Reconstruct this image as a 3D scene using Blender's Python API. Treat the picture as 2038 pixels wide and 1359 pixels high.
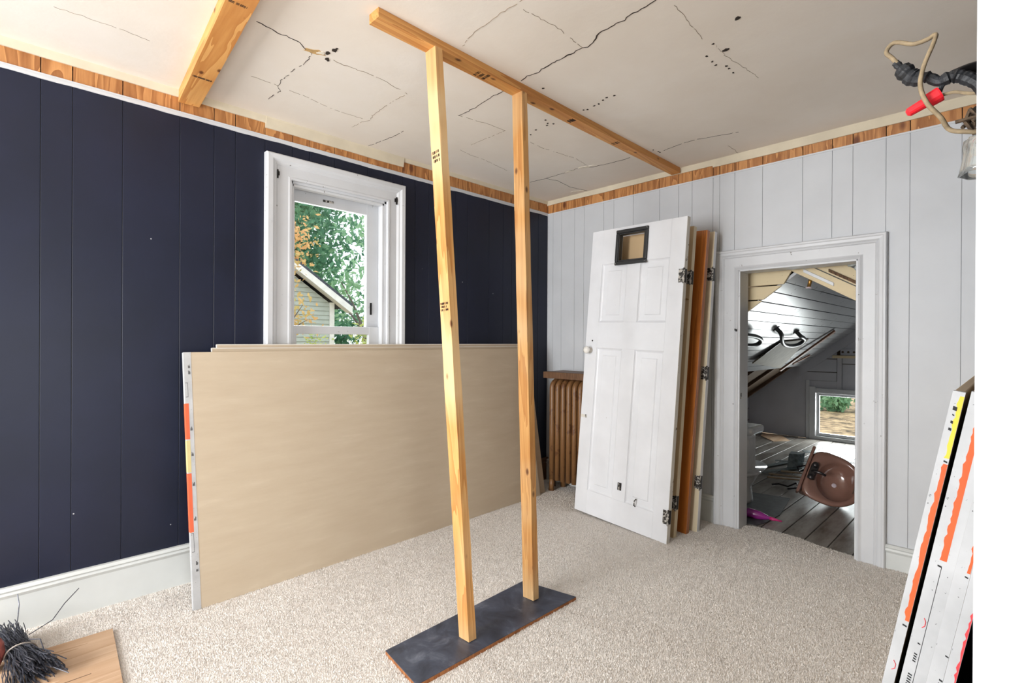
import bpy, bmesh, math, random
import numpy as np
from mathutils import Vector, Matrix, noise as mnoise
random.seed(7)
S = bpy.context.scene
COL = S.collection
for o in list(bpy.data.objects):
    bpy.data.objects.remove(o, do_unlink=True)

# ------------------------------------------------------------------ camera
F_PX, YAW, PITCH, ROLL, CAM_H = 1003.3, math.radians(45.005), math.radians(-.0887), math.radians(.3168), 1.25
fw = Vector((-math.sin(YAW)*math.cos(PITCH), math.cos(YAW)*math.cos(PITCH), math.sin(PITCH)))
rt0 = Vector((math.cos(YAW), math.sin(YAW), 0)); up0 = rt0.cross(fw)
rt = math.cos(ROLL)*rt0 + math.sin(ROLL)*up0
up = -math.sin(ROLL)*rt0 + math.cos(ROLL)*up0
cd = bpy.data.cameras.new('camera'); cam = bpy.data.objects.new('camera', cd); COL.objects.link(cam)
cd.sensor_width = 36; cd.lens = F_PX/2038*36; cd.clip_start = .02; cd.clip_end = 300
m = Matrix.Identity(4)
for i, a in enumerate((rt, up, -fw)):
    for j in range(3): m[j][i] = a[j]
m[0][3], m[1][3], m[2][3] = 0, 0, CAM_H
cam.matrix_world = m
S.camera = cam

# ------------------------------------------------------------------ world, lights, exposure
W = bpy.data.worlds.new('sky'); S.world = W; W.use_nodes = True
bg = W.node_tree.nodes['Background']
bg.inputs[0].default_value = (.86, .92, 1, 1); bg.inputs[1].default_value = 1.5

def area(name, loc, direction, sx, sy, power, col=(1, 1, 1)):
    l = bpy.data.lights.new(name, 'AREA'); l.shape = 'RECTANGLE'; l.size = sx; l.size_y = sy
    l.energy = power; l.color = col
    o = bpy.data.objects.new(name, l); COL.objects.link(o); o.location = loc
    o.rotation_euler = Vector(direction).to_track_quat('-Z', 'Z').to_euler()
    return o
# behind the camera: post shadows run away from the front wall, and the sheen on the navy wall mirrors the doorway side
area('window_front_offscreen', (-1.75, -2.56, 1.42), (0.05, 1, .1), 1.7, 1.6, 125, (.97, .985, 1))
area('window_hall_offscreen', (2.5, -.5, 1.1), (-1, .3, .12), 1.5, 1.5, 54, (.96, .98, 1))
# daylight through the two windows the photograph shows
area('window_side_daylight', (-3.75, 1.48, 2.15), (1, 0, -.45), .9, 1.2, 26, (.93, .97, 1))
area('window_attic_daylight', (-1.45, 7.62, .36), (0, -1, .1), .8, .55, 24, (.95, .98, 1))
VS = S.view_settings
VS.view_transform = 'Standard'; VS.look = 'None'; VS.gamma = 1; VS.use_curve_mapping = False
VS.exposure = .58

# ------------------------------------------------------------------ materials
def lin(c):
    return tuple(((x/255)/12.92 if x/255 <= .04045 else ((x/255+.055)/1.055)**2.4) for x in c) + (1,)

MATS = {}
class NT:
    def __init__(s, name):
        s.m = bpy.data.materials.new(name); s.m.use_nodes = True; s.t = s.m.node_tree
        s.b = s.t.nodes['Principled BSDF']; MATS[name] = s.m
    def n(s, typ, **kw):
        nd = s.t.nodes.new('ShaderNode'+typ)
        for k, v in kw.items():
            if k in nd.inputs: nd.inputs[k].default_value = v
            else: setattr(nd, k, v)
        return nd
    def l(s, a, b): s.t.links.new(a, b)
    def coord(s, scale=(1, 1, 1), kind='Object'):
        tc = s.n('TexCoord'); mp = s.n('Mapping'); mp.inputs['Scale'].default_value = scale
        s.l(tc.outputs[kind], mp.inputs[0]); return mp.outputs[0]
    def noise(s, co, scale, detail=4, rough=.55, dist=0):
        nd = s.n('TexNoise'); nd.inputs['Scale'].default_value = scale; nd.inputs['Detail'].default_value = detail
        nd.inputs['Roughness'].default_value = rough; nd.inputs['Distortion'].default_value = dist
        s.l(co, nd.inputs['Vector']); return nd.outputs['Fac']
    def ramp(s, fac, stops):
        r = s.n('ValToRGB'); e = r.color_ramp.elements
        e[0].position, e[0].color = stops[0]; e[1].position, e[1].color = stops[-1]
        for p, c in stops[1:-1]:
            k = e.new(p); k.color = c
        s.l(fac, r.inputs[0]); return r.outputs[0]
    def mix(s, fac, a, b, mode='MIX'):
        x = s.n('MixRGB', blend_type=mode)
        for sock, v in ((x.inputs[0], fac), (x.inputs[1], a), (x.inputs[2], b)):
            if isinstance(v, (int, float, tuple)): sock.default_value = v
            else: s.l(v, sock)
        return x.outputs[0]
    def bump(s, h, strength=.3, dist=.01):
        b = s.n('Bump'); b.inputs['Strength'].default_value = strength; b.inputs['Distance'].default_value = dist
        s.l(h, b.inputs['Height']); s.l(b.outputs[0], s.b.inputs['Normal'])

def plain(name, c, rough=.6, metal=0, var=.06, scale=6, bump=0, bscale=60, spec=None, coat=0):
    t = NT(name); co = t.coord()
    f = t.noise(co, scale)
    base = lin(c); d = tuple(max(0, x*(1-var*2)) for x in base[:3])+(1,); u = tuple(min(1, x*(1+var)) for x in base[:3])+(1,)
    t.l(t.ramp(f, [(.3, d), (.7, u)]), t.b.inputs['Base Color'])
    t.b.inputs['Roughness'].default_value = rough; t.b.inputs['Metallic'].default_value = metal
    if spec is not None: t.b.inputs['Specular IOR Level'].default_value = spec
    if coat: t.b.inputs['Coat Weight'].default_value = coat
    if bump: t.bump(t.noise(co, bscale), bump, .004)
    return t.m

def painted(name, c, under=(70, 60, 50), chips=.75, rough=.45, cscale=14, bump=.15, var=.04):
    t = NT(name); co = t.coord()
    f = t.noise(co, 5); base = lin(c)
    d = tuple(x*(1-var*2) for x in base[:3])+(1,)
    col = t.ramp(f, [(.3, d), (.7, base)])
    n1 = t.noise(co, cscale, 6, .7); n2 = t.noise(co, 2.1, 2)
    s = t.n('Math', operation='ADD'); t.l(n1, s.inputs[0]); t.l(n2, s.inputs[1])
    mask = t.ramp(s.outputs[0], [(chips+.36, (0, 0, 0, 1)), (chips+.38, (1, 1, 1, 1))]) if chips < 1 else None
    if mask is not None:
        s2 = t.n('Math', operation='MULTIPLY'); s2.inputs[1].default_value = .5
        col = t.mix(mask, col, lin(under))
    t.l(col, t.b.inputs['Base Color']); t.b.inputs['Roughness'].default_value = rough
    if bump: t.bump(t.noise(co, 45, 4), bump, .003)
    return t.m

def chipped(name, c, under, amount, rough=.5, scale=30):
    """paint with small chips of another colour; amount 0..1 (share of noise above threshold)"""
    t = NT(name); co = t.coord()
    f = t.noise(co, 4); base = lin(c); d = tuple(x*.9 for x in base[:3])+(1,)
    col = t.ramp(f, [(.3, d), (.7, base)])
    n1 = t.noise(co, scale, 5, .65, .4)
    th = 1-amount
    mask = t.ramp(n1, [(th-.01, (0, 0, 0, 1)), (th+.01, (1, 1, 1, 1))])
    t.l(t.mix(mask, col, lin(under)), t.b.inputs['Base Color'])
    t.b.inputs['Roughness'].default_value = rough
    t.bump(n1, .12, .003)
    return t.m

def wood(name, c_dark, c_light, knots=True, rough=.55, ring=9, stretch=.07, knot_col=(70, 35, 14), kscale=5.5, axis=2, pale=None, coat=0):
    t = NT(name)
    oi = t.n('ObjectInfo'); tc = t.n('TexCoord')
    off = t.n('VectorMath', operation='SCALE'); cmb = t.n('CombineXYZ')
    for i in range(3): t.l(oi.outputs['Random'], cmb.inputs[i])
    t.l(cmb.outputs[0], off.inputs[0]); off.inputs['Scale'].default_value = 17.3
    add = t.n('VectorMath', operation='ADD'); t.l(tc.outputs['Object'], add.inputs[0]); t.l(off.outputs[0], add.inputs[1])
    sc = [1, 1, 1]; sc[axis] = stretch
    mp = t.n('Mapping'); mp.inputs['Scale'].default_value = sc; t.l(add.outputs[0], mp.inputs[0])
    g = t.noise(mp.outputs[0], 7, 3, .5, 1.6)
    w = t.n('Math', operation='MULTIPLY'); t.l(g, w.inputs[0]); w.inputs[1].default_value = ring
    fr = t.n('Math', operation='FRACT'); t.l(w.outputs[0], fr.inputs[0])
    fine = t.noise(mp.outputs[0], 160, 3)
    blend = t.mix(.35, fr.outputs[0], fine)
    col = t.ramp(blend, [(.1, lin(c_light)), (.55, lin(tuple((a+b)/2 for a, b in zip(c_dark, c_light)))), (.95, lin(c_dark))])
    big = t.noise(add.outputs[0], 2.2, 2)
    if pale:
        col = t.mix(t.ramp(big, [(.4, (0, 0, 0, 1)), (.65, (.75, .75, .75, 1))]), col, lin(pale))
    if knots:
        mk = t.n('Mapping'); s3 = [1, 1, 1]; s3[axis] = .55; mk.inputs['Scale'].default_value = s3; t.l(add.outputs[0], mk.inputs[0])
        v = t.n('TexVoronoi'); v.inputs['Scale'].default_value = kscale; t.l(mk.outputs[0], v.inputs['Vector'])
        km = t.ramp(v.outputs['Distance'], [(.0, (1, 1, 1, 1)), (.07, (.85, .85, .85, 1)), (.14, (0, 0, 0, 1))])
        col = t.mix(km, col, lin(knot_col))
    t.l(col, t.b.inputs['Base Color']); t.b.inputs['Roughness'].default_value = rough
    if coat: t.b.inputs['Coat Weight'].default_value = coat
    t.bump(fine, .12, .002)
    return t.m

M = {}
M['navy'] = plain('navy_paint', (26, 28, 44), .42, var=.12, scale=3, bump=.05)
# sparse white nail marks on the navy paint
def navy_specks():
    t = NT('navy_panel_paint'); co = t.coord()
    base = t.ramp(t.noise(co, 2.5), [(.3, lin((20, 25, 42))), (.7, lin((26, 31, 52)))])
    v = t.n('TexVoronoi'); v.inputs['Scale'].default_value = 5.5; t.l(co, v.inputs['Vector'])
    mk = t.ramp(v.outputs['Distance'], [(.0, (1, 1, 1, 1)), (.012, (.8, .8, .8, 1)), (.02, (0, 0, 0, 1))])
    t.l(t.mix(mk, base, lin((205, 205, 205))), t.b.inputs['Base Color'])
    t.b.inputs['Roughness'].default_value = .42; t.b.inputs['Specular IOR Level'].default_value = .35; t.bump(t.noise(co, 40), .06, .003)
    return t.m
M['navy_panel'] = navy_specks()
M['white_panel'] = plain('white_panel_paint', (204, 207, 211), .5, var=.03, scale=3, bump=.04)
M['dark_groove'] = plain('dark_stained_panel_groove', (34, 20, 12), .9)
M['oak_strip'] = wood('wood_grain_panel', (140, 84, 40), (210, 152, 94), True, .45, 7, .12, (95, 45, 18), 6)
M['white_trim'] = chipped('white_trim_paint', (213, 215, 218), (120, 116, 110), .3, .4, 26)
M['white_base'] = chipped('baseboard_paint', (214, 217, 215), (150, 146, 140), .26, .45, 18)
M['cream_plaster'] = plain('cream_plaster', (214, 203, 180), .8, var=.05, bump=.2, bscale=30)
M['brown_base'] = wood('brown_baseboard', (74, 46, 28), (116, 76, 46), False, .5)
def ceiling_mat():
    t = NT('ceiling_plaster'); co = t.coord()
    f = t.noise(co, 1.3, 5, .6)
    col = t.ramp(f, [(.3, lin((230, 220, 207))), (.55, lin((236, 228, 217))), (.75, lin((240, 234, 226)))])
    t.l(col, t.b.inputs['Base Color']); t.b.inputs['Roughness'].default_value = .85
    t.bump(t.noise(co, 6, 6, .6), .12, .02); return t.m
M['ceiling'] = ceiling_mat()
M['crack'] = plain('crack_dark', (52, 42, 34), .95)  # one dark colour for the wider ceiling cracks and the holes
M['crack_thin'] = plain('hairline_crack', (150, 132, 112), .95)
M['plaster_tan'] = plain('exposed_plaster', (205, 168, 112), .95, var=.15, scale=50)
M['plaster_white'] = plain('bare_plaster', (236, 228, 212), .95, var=.08, scale=60)
def carpet_mat(name, lo, hi):
    t = NT(name); co = t.coord()
    f = t.noise(co, 240, 2); g = t.noise(co, 1.6, 3)
    col = t.ramp(f, [(.3, lin(lo)), (.62, lin(hi))])
    col = t.mix(t.ramp(g, [(.35, (0, 0, 0, 1)), (.7, (.3, .3, .3, 1))]), col, lin((228, 219, 210)))
    t.l(col, t.b.inputs['Base Color']); t.b.inputs['Roughness'].default_value = .95
    t.b.inputs['Specular IOR Level'].default_value = .1
    return t.m
M['carpet_base'] = carpet_mat('carpet_backing', (224, 214, 204), (254, 251, 247))
M['carpet'] = carpet_mat('carpet_yarn', (224, 214, 204), (254, 251, 247))
M['pine'] = wood('pine_stud', (186, 120, 56), (228, 176, 108), True, .55, 8, .05, (96, 50, 20), 12, pale=(234, 204, 156))
M['pine_beam'] = wood('pine_beam', (190, 122, 58), (228, 172, 102), True, .55, 7, .05, (96, 50, 20), 12)
M['stamp'] = plain('ink_stamp', (66, 46, 30), .8)
def plate_mat():
    t = NT('scuffed_navy_board'); co = t.coord()
    f = t.noise(co, 9, 7, .65, .8)
    col = t.ramp(f, [(.3, lin((44, 48, 60))), (.55, lin((72, 78, 94))), (.68, lin((104, 110, 124))), (.8, lin((150, 152, 156)))])
    t.l(col, t.b.inputs['Base Color'])
    t.b.inputs['Roughness'].default_value = .38; t.bump(f, .08, .003); return t.m
M['plate'] = plate_mat()
M['plate_edge'] = wood('chipboard_edge', (140, 84, 44), (186, 124, 74), False, .8)
def drywall_mat():
    t = NT('drywall_paper'); co = t.coord((1, 1, 6))
    f = t.noise(co, 3, 5, .6)
    t.l(t.ramp(f, [(.3, lin((192, 175, 152))), (.6, lin((198, 182, 159))), (.78, lin((206, 191, 169)))]), t.b.inputs['Base Color'])
    t.b.inputs['Roughness'].default_value = .85; t.b.inputs['Specular IOR Level'].default_value = .2; return t.m
M['drywall'] = drywall_mat()
M['gypsum'] = plain('drywall_edge', (222, 216, 206), .9)
def tape_mat():
    t = NT('end_tape_white'); co = t.coord()
    f = t.noise(co, 9); v = t.noise(co, 150, 3, .6)
    base = t.ramp(f, [(.3, lin((172, 173, 174))), (.7, lin((198, 199, 200)))])
    t.l(t.mix(t.ramp(v, [(.68, (0, 0, 0, 1)), (.71, (1, 1, 1, 1))]), base, lin((70, 70, 70))), t.b.inputs['Base Color'])
    t.b.inputs['Roughness'].default_value = .6; return t.m
M['tape'] = tape_mat()
M['orange'] = plain('orange_ink', (235, 92, 34), .6)
M['yellow'] = plain('yellow_ink', (232, 200, 60), .6)
M['orange_pale'] = plain('faded_orange_ink', (226, 104, 66), .6)
M['yellow_pale'] = plain('faded_yellow_ink', (214, 198, 140), .6)
M['red_ink'] = plain('red_ink', (222, 60, 66), .6)
M['black_ink'] = plain('black_ink', (28, 28, 30), .7)
M['door_white'] = chipped('door_white_paint', (230, 232, 236), (120, 108, 92), .245, .4, 22)
M['door_edge'] = chipped('door_edge_paint', (220, 216, 206), (96, 80, 60), .36, .5, 24)
M['door_cream'] = chipped('door_cream_paint', (222, 208, 178), (110, 86, 56), .3, .5, 18)
M['door_tan'] = chipped('door_tan_paint', (206, 178, 138), (150, 116, 74), .35, .6, 12)
M['door_brown'] = wood('varnished_door', (142, 76, 24), (196, 120, 52), False, .35, 6, .05, coat=.3)
M['black_plastic'] = plain('black_plastic', (42, 43, 44), .45)
M['porcelain_knob'] = plain('porcelain', (238, 236, 230), .15, coat=.5)
M['old_metal'] = chipped('painted_hinge', (196, 192, 184), (44, 40, 36), .52, .45, 60)
M['dark_metal'] = plain('dark_metal', (40, 38, 38), .4, .6)
M['radiator'] = chipped('bronze_radiator_paint', (132, 94, 58), (104, 68, 42), .42, .42, 14)
M['shelf_brown'] = wood('brown_shelf', (84, 58, 40), (120, 88, 62), False, .5)
M['plywood'] = wood('plywood_offcut', (188, 150, 116), (218, 188, 158), False, .7, 5, .06, axis=1)
M['plywood_edge'] = wood('plywood_edge', (120, 80, 50), (160, 112, 74), False, .8)
M['wire_grey'] = plain('annealed_wire', (92, 94, 104), .4, .3, var=.35, scale=90)
M['tie_wire'] = plain('tie_wire', (176, 168, 160), .4, .5)
M['pink_red'] = plain('rusty_red', (164, 88, 80), .6, var=.4, scale=30)
M['cord'] = plain('cloth_cord', (150, 132, 104), .8, var=.15, scale=120)
M['tape_black'] = plain('friction_tape', (34, 36, 40), .55, var=.4, scale=60, bump=.5, bscale=90)
M['wire_nut'] = plain('red_wire_nut', (236, 36, 48), .4)
M['frayed'] = plain('frayed_insulation', (86, 70, 54), .9, var=.5, scale=90)
def glass_mat(name, tint, gloss, rough=.02):
    t = NT(name); t.t.nodes.remove(t.b)
    tr = t.n('BsdfTransparent'); tr.inputs[0].default_value = tint
    gl = t.n('BsdfGlossy'); gl.inputs['Roughness'].default_value = rough; gl.inputs[0].default_value = (1, 1, 1, 1)
    mx = t.n('MixShader'); mx.inputs[0].default_value = gloss
    t.l(tr.outputs[0], mx.inputs[1]); t.l(gl.outputs[0], mx.inputs[2])
    t.l(mx.outputs[0], t.t.nodes['Material Output'].inputs[0]); return t.m
M['pane'] = glass_mat('window_glass', (.96, .98, .97, 1), .018)
def thick_glass():
    t = NT('shade_glass'); t.b.inputs['Transmission Weight'].default_value = .9
    t.b.inputs['Base Color'].default_value = (.93, .97, .96, 1); t.b.inputs['Roughness'].default_value = .06; return t.m
M['shade_glass'] = thick_glass()
M['attic_plank'] = chipped('grey_white_plank', (176, 178, 180), (98, 94, 88), .36, .3, 16)
M['cream_plank'] = chipped('cream_plank', (220, 202, 164), (70, 52, 36), .31, .6, 26)
M['attic_wall'] = chipped('attic_wall_paint', (196, 196, 202), (110, 106, 104), .27, .5, 16)
def attic_floor():
    t = NT('painted_floor_plank'); co = t.coord((1, .25, 1))
    f = t.noise(co, 10, 6, .65)
    t.l(t.ramp(f, [(.32, lin((84, 72, 62))), (.5, lin((134, 128, 120))), (.72, lin((166, 162, 158)))]), t.b.inputs['Base Color'])
    t.b.inputs['Roughness'].default_value = .38; return t.m
M['attic_floor'] = attic_floor()
M['void'] = plain('old_attic_sheathing', (92, 76, 60), .9)
M['rafter'] = wood('old_rafter', (64, 44, 30), (112, 84, 58), False, .8)
M['insulation'] = plain('torn_insulation', (186, 192, 190), .9, var=.4, scale=40)
M['toilet'] = plain('toilet_vitreous', (206, 206, 204), .18, var=.08, scale=8, coat=.4)
M['sink'] = plain('rose_vitreous', (142, 104, 90), .14, var=.08, coat=.6)
M['faucet'] = plain('tarnished_faucet', (78, 74, 74), .3, .8)
M['brass'] = plain('brass', (176, 134, 72), .4, .8)
M['mat'] = plain('dark_linoleum', (72, 74, 76), .6, var=.2, scale=18)
M['purple'] = plain('purple_plastic', (142, 42, 128), .25, coat=.3)
M['magenta'] = plain('magenta_cap', (188, 40, 110), .3)
M['can_end'] = plain('bottle_base', (206, 190, 196), .4)
M['scrap_metal'] = plain('scrap_metal', (128, 142, 144), .35, .55, var=.3, scale=30)
M['scrap_wood'] = wood('scrap_lath', (120, 96, 72), (176, 156, 128), False, .8)
M['grab'] = plain('painted_iron', (92, 94, 94), .4, .5)
M['ply_grey'] = plain('weathered_panel', (136, 124, 102), .7, var=.14, scale=12)
M['rust_brown'] = wood('brown_strip', (96, 60, 40), (150, 100, 70), False, .6)
M['ground'] = plain('leafy_ground', (190, 160, 122), .95, var=.45, scale=2.2)
M['clap'] = plain('pale_clapboard', (178, 184, 174), .7, var=.05)
M['house_trim'] = plain('house_white_trim', (232, 230, 224), .6)
M['shingle'] = plain('dark_shingle', (72, 76, 84), .8, var=.2, scale=12)
M['bark'] = plain('tree_bark', (128, 118, 112), .9, var=.3, scale=10)
def leaf_mat(name, cols):
    t = NT(name); co = t.coord()
    f = t.noise(co, 1.1, 5, .7)
    n = len(cols)
    col = t.ramp(f, [(.3+.4*i/(n-1), lin(c)) for i, c in enumerate(cols)])
    t.l(col, t.b.inputs['Base Color']); t.b.inputs['Roughness'].default_value = .7
    t.b.inputs['Specular IOR Level'].default_value = .2
    tl = t.n('BsdfTranslucent'); t.l(col, tl.inputs[0]); mx = t.n('MixShader'); mx.inputs[0].default_value = .45
    t.l(t.b.outputs[0], mx.inputs[1]); t.l(tl.outputs[0], mx.inputs[2]); t.l(mx.outputs[0], t.t.nodes['Material Output'].inputs[0])
    return t.m
M['leaf_green'] = leaf_mat('leaf_green', [(112, 158, 122), (150, 190, 148), (192, 220, 180)])
M['leaf_dark'] = leaf_mat('leaf_dark', [(74, 122, 98), (104, 152, 120), (158, 196, 150)])
M['leaf_autumn'] = leaf_mat('leaf_autumn', [(184, 184, 118), (230, 190, 130), (226, 160, 130)])
M['leaf_lime'] = leaf_mat('leaf_lime', [(150, 178, 104), (212, 216, 130), (186, 206, 156)])

# ------------------------------------------------------------------ mesh helpers
class MB:
    def __init__(s): s.v = []; s.f = []
    def add(s, pts, faces):
        o = len(s.v); s.v += [tuple(p) for p in pts]; s.f += [tuple(i+o for i in f) for f in faces]; return s
    def box(s, x0, x1, y0, y1, z0, z1, Mx=None):
        p = [Vector((x, y, z)) for z in (z0, z1) for y in (y0, y1) for x in (x0, x1)]
        if Mx is not None: p = [Mx @ q for q in p]
        return s.add(p, [(0, 2, 3, 1), (4, 5, 7, 6), (0, 1, 5, 4), (2, 6, 7, 3), (0, 4, 6, 2), (1, 3, 7, 5)])
    def loft(s, rings, cap0=True, cap1=True, closed=True):
        n = len(rings[0]); o = len(s.v)
        for r in rings: s.v += [tuple(p) for p in r]
        for k in range(len(rings)-1):
            a = o+k*n; b = a+n
            for i in range(n if closed else n-1):
                j = (i+1) % n; s.f.append((a+i, a+j, b+j, b+i))
        if cap0: s.f.append(tuple(o+i for i in reversed(range(n))))
        if cap1: s.f.append(tuple(o+(len(rings)-1)*n+i for i in range(n)))
        return s
    def tube(s, path, r, n=8, caps=True):
        path = [Vector(p) for p in path]; rings = []
        rs = r if isinstance(r, (list, tuple)) else [r]*len(path)
        prev = None
        for i, p in enumerate(path):
            a = path[max(i-1, 0)]; b = path[min(i+1, len(path)-1)]
            d = (b-a).normalized()
            if prev is None:
                u = d.orthogonal().normalized()
            else:
                u = (prev - d*prev.dot(d)); u = u.normalized() if u.length > 1e-6 else d.orthogonal().normalized()
            prev = u; w = d.cross(u)
            rings.append([p+rs[i]*(math.cos(2*math.pi*k/n)*u+math.sin(2*math.pi*k/n)*w) for k in range(n)])
        return s.loft(rings, caps, caps)
    def lathe(s, prof, n=20, Mx=None):
        rings = []
        for r, z in prof:
            ring = [Vector((r*math.cos(2*math.pi*k/n), r*math.sin(2*math.pi*k/n), z)) for k in range(n)]
            if Mx is not None: ring = [Mx @ p for p in ring]
            rings.append(ring)
        return s.loft(rings)
    def prism(s, pts, ext):
        """polygon pts (3-D) extruded by vector ext"""
        n = len(pts); e = Vector(ext)
        a = [Vector(p) for p in pts]
        return s.add(a+[p+e for p in a], [tuple(reversed(range(n))), tuple(range(n, 2*n))]+[(i, (i+1) % n, n+(i+1) % n, n+i) for i in range(n)])
    def obj(s, name, mat, parent=None, bevel=0, smooth=False, Mx=None, seg=2, sub=0):
        me = bpy.data.meshes.new(name); me.from_pydata(s.v, [], s.f)
        bm = bmesh.new(); bm.from_mesh(me); bmesh.ops.recalc_face_normals(bm, faces=bm.faces); bm.to_mesh(me); bm.free()
        if mat is not None: me.materials.append(M[mat] if isinstance(mat, str) else mat)
        o = bpy.data.objects.new(name, me); COL.objects.link(o)
        if Mx is not None: o.matrix_world = Mx
        if parent is not None: par(o, parent)
        if bevel:
            b = o.modifiers.new('bevel', 'BEVEL'); b.width = bevel; b.segments = seg; b.limit_method = 'ANGLE'; b.angle_limit = math.radians(40)
        if sub:
            b = o.modifiers.new('sub', 'SUBSURF'); b.levels = sub; b.render_levels = sub
        if smooth:
            for p in me.polygons: p.use_smooth = True
        return o

def wm(o):
    """world matrix from the basis matrices (no depsgraph update needed)"""
    mb = o.matrix_basis.copy()
    if o.parent is not None: mb = wm(o.parent) @ o.matrix_parent_inverse @ mb
    return mb
def par(o, p):
    inv = wm(p).inverted(); o.parent = p; o.matrix_parent_inverse = inv
def tag(o, label, cat, group=None):
    o['label'] = label; o['category'] = cat; o['kind'] = 'thing'
    if group: o['group'] = group
    return o
def struct(o): o['kind'] = 'structure'; return o
def empty(name, loc, rz=0):
    o = bpy.data.objects.new(name, None); COL.objects.link(o); o.location = loc; o.rotation_euler = (0, 0, rz)
    o.empty_display_size = .1; return o
def thing(name, loc, label, cat, group=None): return tag(empty(name, loc), label, cat, group)
def bx(name, mat, x0, x1, y0, y1, z0, z1, parent=None, bevel=0, Mx=None):
    return MB().box(x0, x1, y0, y1, z0, z1).obj(name, mat, parent, bevel, Mx=Mx)
def frame(p0, p1, side):
    """matrix: local z from p0 to p1, local x near 'side'"""
    p0, p1 = Vector(p0), Vector(p1); z = (p1-p0).normalized()
    x = Vector(side); x = (x-z*x.dot(z)).normalized(); y = z.cross(x)
    m = Matrix.Identity(4)
    for i, a in enumerate((x, y, z)):
        for j in range(3): m[j][i] = a[j]
    for j in range(3): m[j][3] = p0[j]
    return m, (p1-p0).length
def stick(name, p0, p1, w, t, side, mat, parent=None, wane=0, bevel=.003, seed=0):
    mx, L = frame(p0, p1, side); n = max(2, int(L/.06)) if wane else 1
    rings = []
    for k in range(n+1):
        z = L*k/n
        def j(c): return wane*(mnoise.noise(Vector((c*3.1+seed, z*5, seed*1.7))))
        e = wane*max(0, mnoise.noise(Vector((seed*2.3, z*3.2, 4.4)))-.1)*4
        rings.append([(-w/2+j(0), -t/2, z), (w/2-e*.3+j(1), -t/2, z), (w/2+j(2), -t/2+e, z), (w/2, t/2+j(3), z), (-w/2, t/2, z)])
    return MB().loft(rings).obj(name, mat, parent, bevel, Mx=mx)

def smooth_path(pts, n=8):
    pts = [Vector(p) for p in pts]; out = []
    P_ = [pts[0]]+pts+[pts[-1]]
    for i in range(1, len(P_)-2):
        a, b, c, d_ = P_[i-1], P_[i], P_[i+1], P_[i+2]
        for k in range(n):
            t = k/n; out.append(.5*((2*b)+(c-a)*t+(2*a-5*b+4*c-d_)*t*t+(-a+3*b-3*c+d_)*t**3))
    out.append(pts[-1]); return out

XL, YW, ZC, ZT = -3.007, 3.455, 2.507, 2.392
XR, YF = .018, -2.6

# ------------------------------------------------------------------ floor with carpet
edge = [(XR+.02, YF), (XR+.02, 3.46), (-.62, 3.47), (-.64, 3.5), (-.7, 3.505), (-.86, 3.53), (-.97, 3.575), (-1.1, 3.59), (-1.23, 3.582), (-1.33, 3.55), (-1.32, 3.47), (-1.34, 3.46), (XL-.02, 3.46), (XL-.02, YF)]
floor = struct(MB().prism([(x, y, -.06) for x, y in edge], (0, 0, .062)).obj('floor', 'carpet_base'))
def carpet_pile():
    rng = np.random.default_rng(3)
    pts = []
    def fill(x0, x1, y0, y1, sp):
        nx, ny = int((x1-x0)/sp), int((y1-y0)/sp)
        gx, gy = np.meshgrid(np.arange(nx)*sp+x0, np.arange(ny)*sp+y0)
        p = np.stack([gx.ravel(), gy.ravel()], 1) + rng.uniform(-.5, .5, (nx*ny, 2))*sp
        pts.append(p)
    fill(-2.98, 0.0, -.15, 2.2, .0053); fill(-2.98, 0.0, 2.2, 3.45, .006); fill(-1.325, -.63, 3.45, 3.6, .006)
    P = np.concatenate(pts)
    # only what the camera position could plausibly see
    P = P[(P[:, 1] > -.3*P[:, 0]-1.05)]
    P = P[~((P[:, 0] > -1.775) & (P[:, 0] < -1.5) & (P[:, 1] > 1.07) & (P[:, 1] < 1.88))]
    P = P[P[:, 0] > -2.985]
    lim = np.interp(P[:, 0], [-1.34, -1.33, -1.23, -1.1, -.97, -.86, -.7, -.64, -.62], [3.46, 3.55, 3.582, 3.59, 3.575, 3.53, 3.505, 3.5, 3.47])
    P = P[P[:, 1] < lim-.003]
    n = len(P); r = .0035*rng.uniform(.8, 1.25, n); a = rng.uniform(0, 6.283, n); hgt = .009*rng.uniform(.55, 1.2, n)
    V = np.zeros((n, 4, 3), np.float32)
    for k in range(3):
        V[:, k, 0] = P[:, 0]+r*np.cos(a+k*2.094); V[:, k, 1] = P[:, 1]+r*np.sin(a+k*2.094); V[:, k, 2] = .001
    V[:, 3, 0] = P[:, 0]+rng.normal(0, .0028, n); V[:, 3, 1] = P[:, 1]+rng.normal(0, .0028, n); V[:, 3, 2] = hgt
    base = (np.arange(n)*4)[:, None, None]
    T = (np.array([[0, 1, 3], [1, 2, 3], [2, 0, 3]])[None]+base).reshape(-1, 3).astype(np.int32)
    me = bpy.data.meshes.new('carpet_pile'); me.vertices.add(n*4); me.vertices.foreach_set('co', V.ravel())
    me.loops.add(T.size); me.loops.foreach_set('vertex_index', T.ravel())
    me.polygons.add(len(T)); me.polygons.foreach_set('loop_start', np.arange(0, T.size, 3, dtype=np.int32))
    me.polygons.foreach_set('loop_total', np.full(len(T), 3, np.int32))
    me.polygons.foreach_set('use_smooth', np.ones(len(T), bool))
    me.update(calc_edges=True); me.materials.append(M['carpet'])
    o = bpy.data.objects.new('carpet_pile', me); COL.objects.link(o); par(o, floor); o['kind'] = 'stuff'
carpet_pile()

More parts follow.
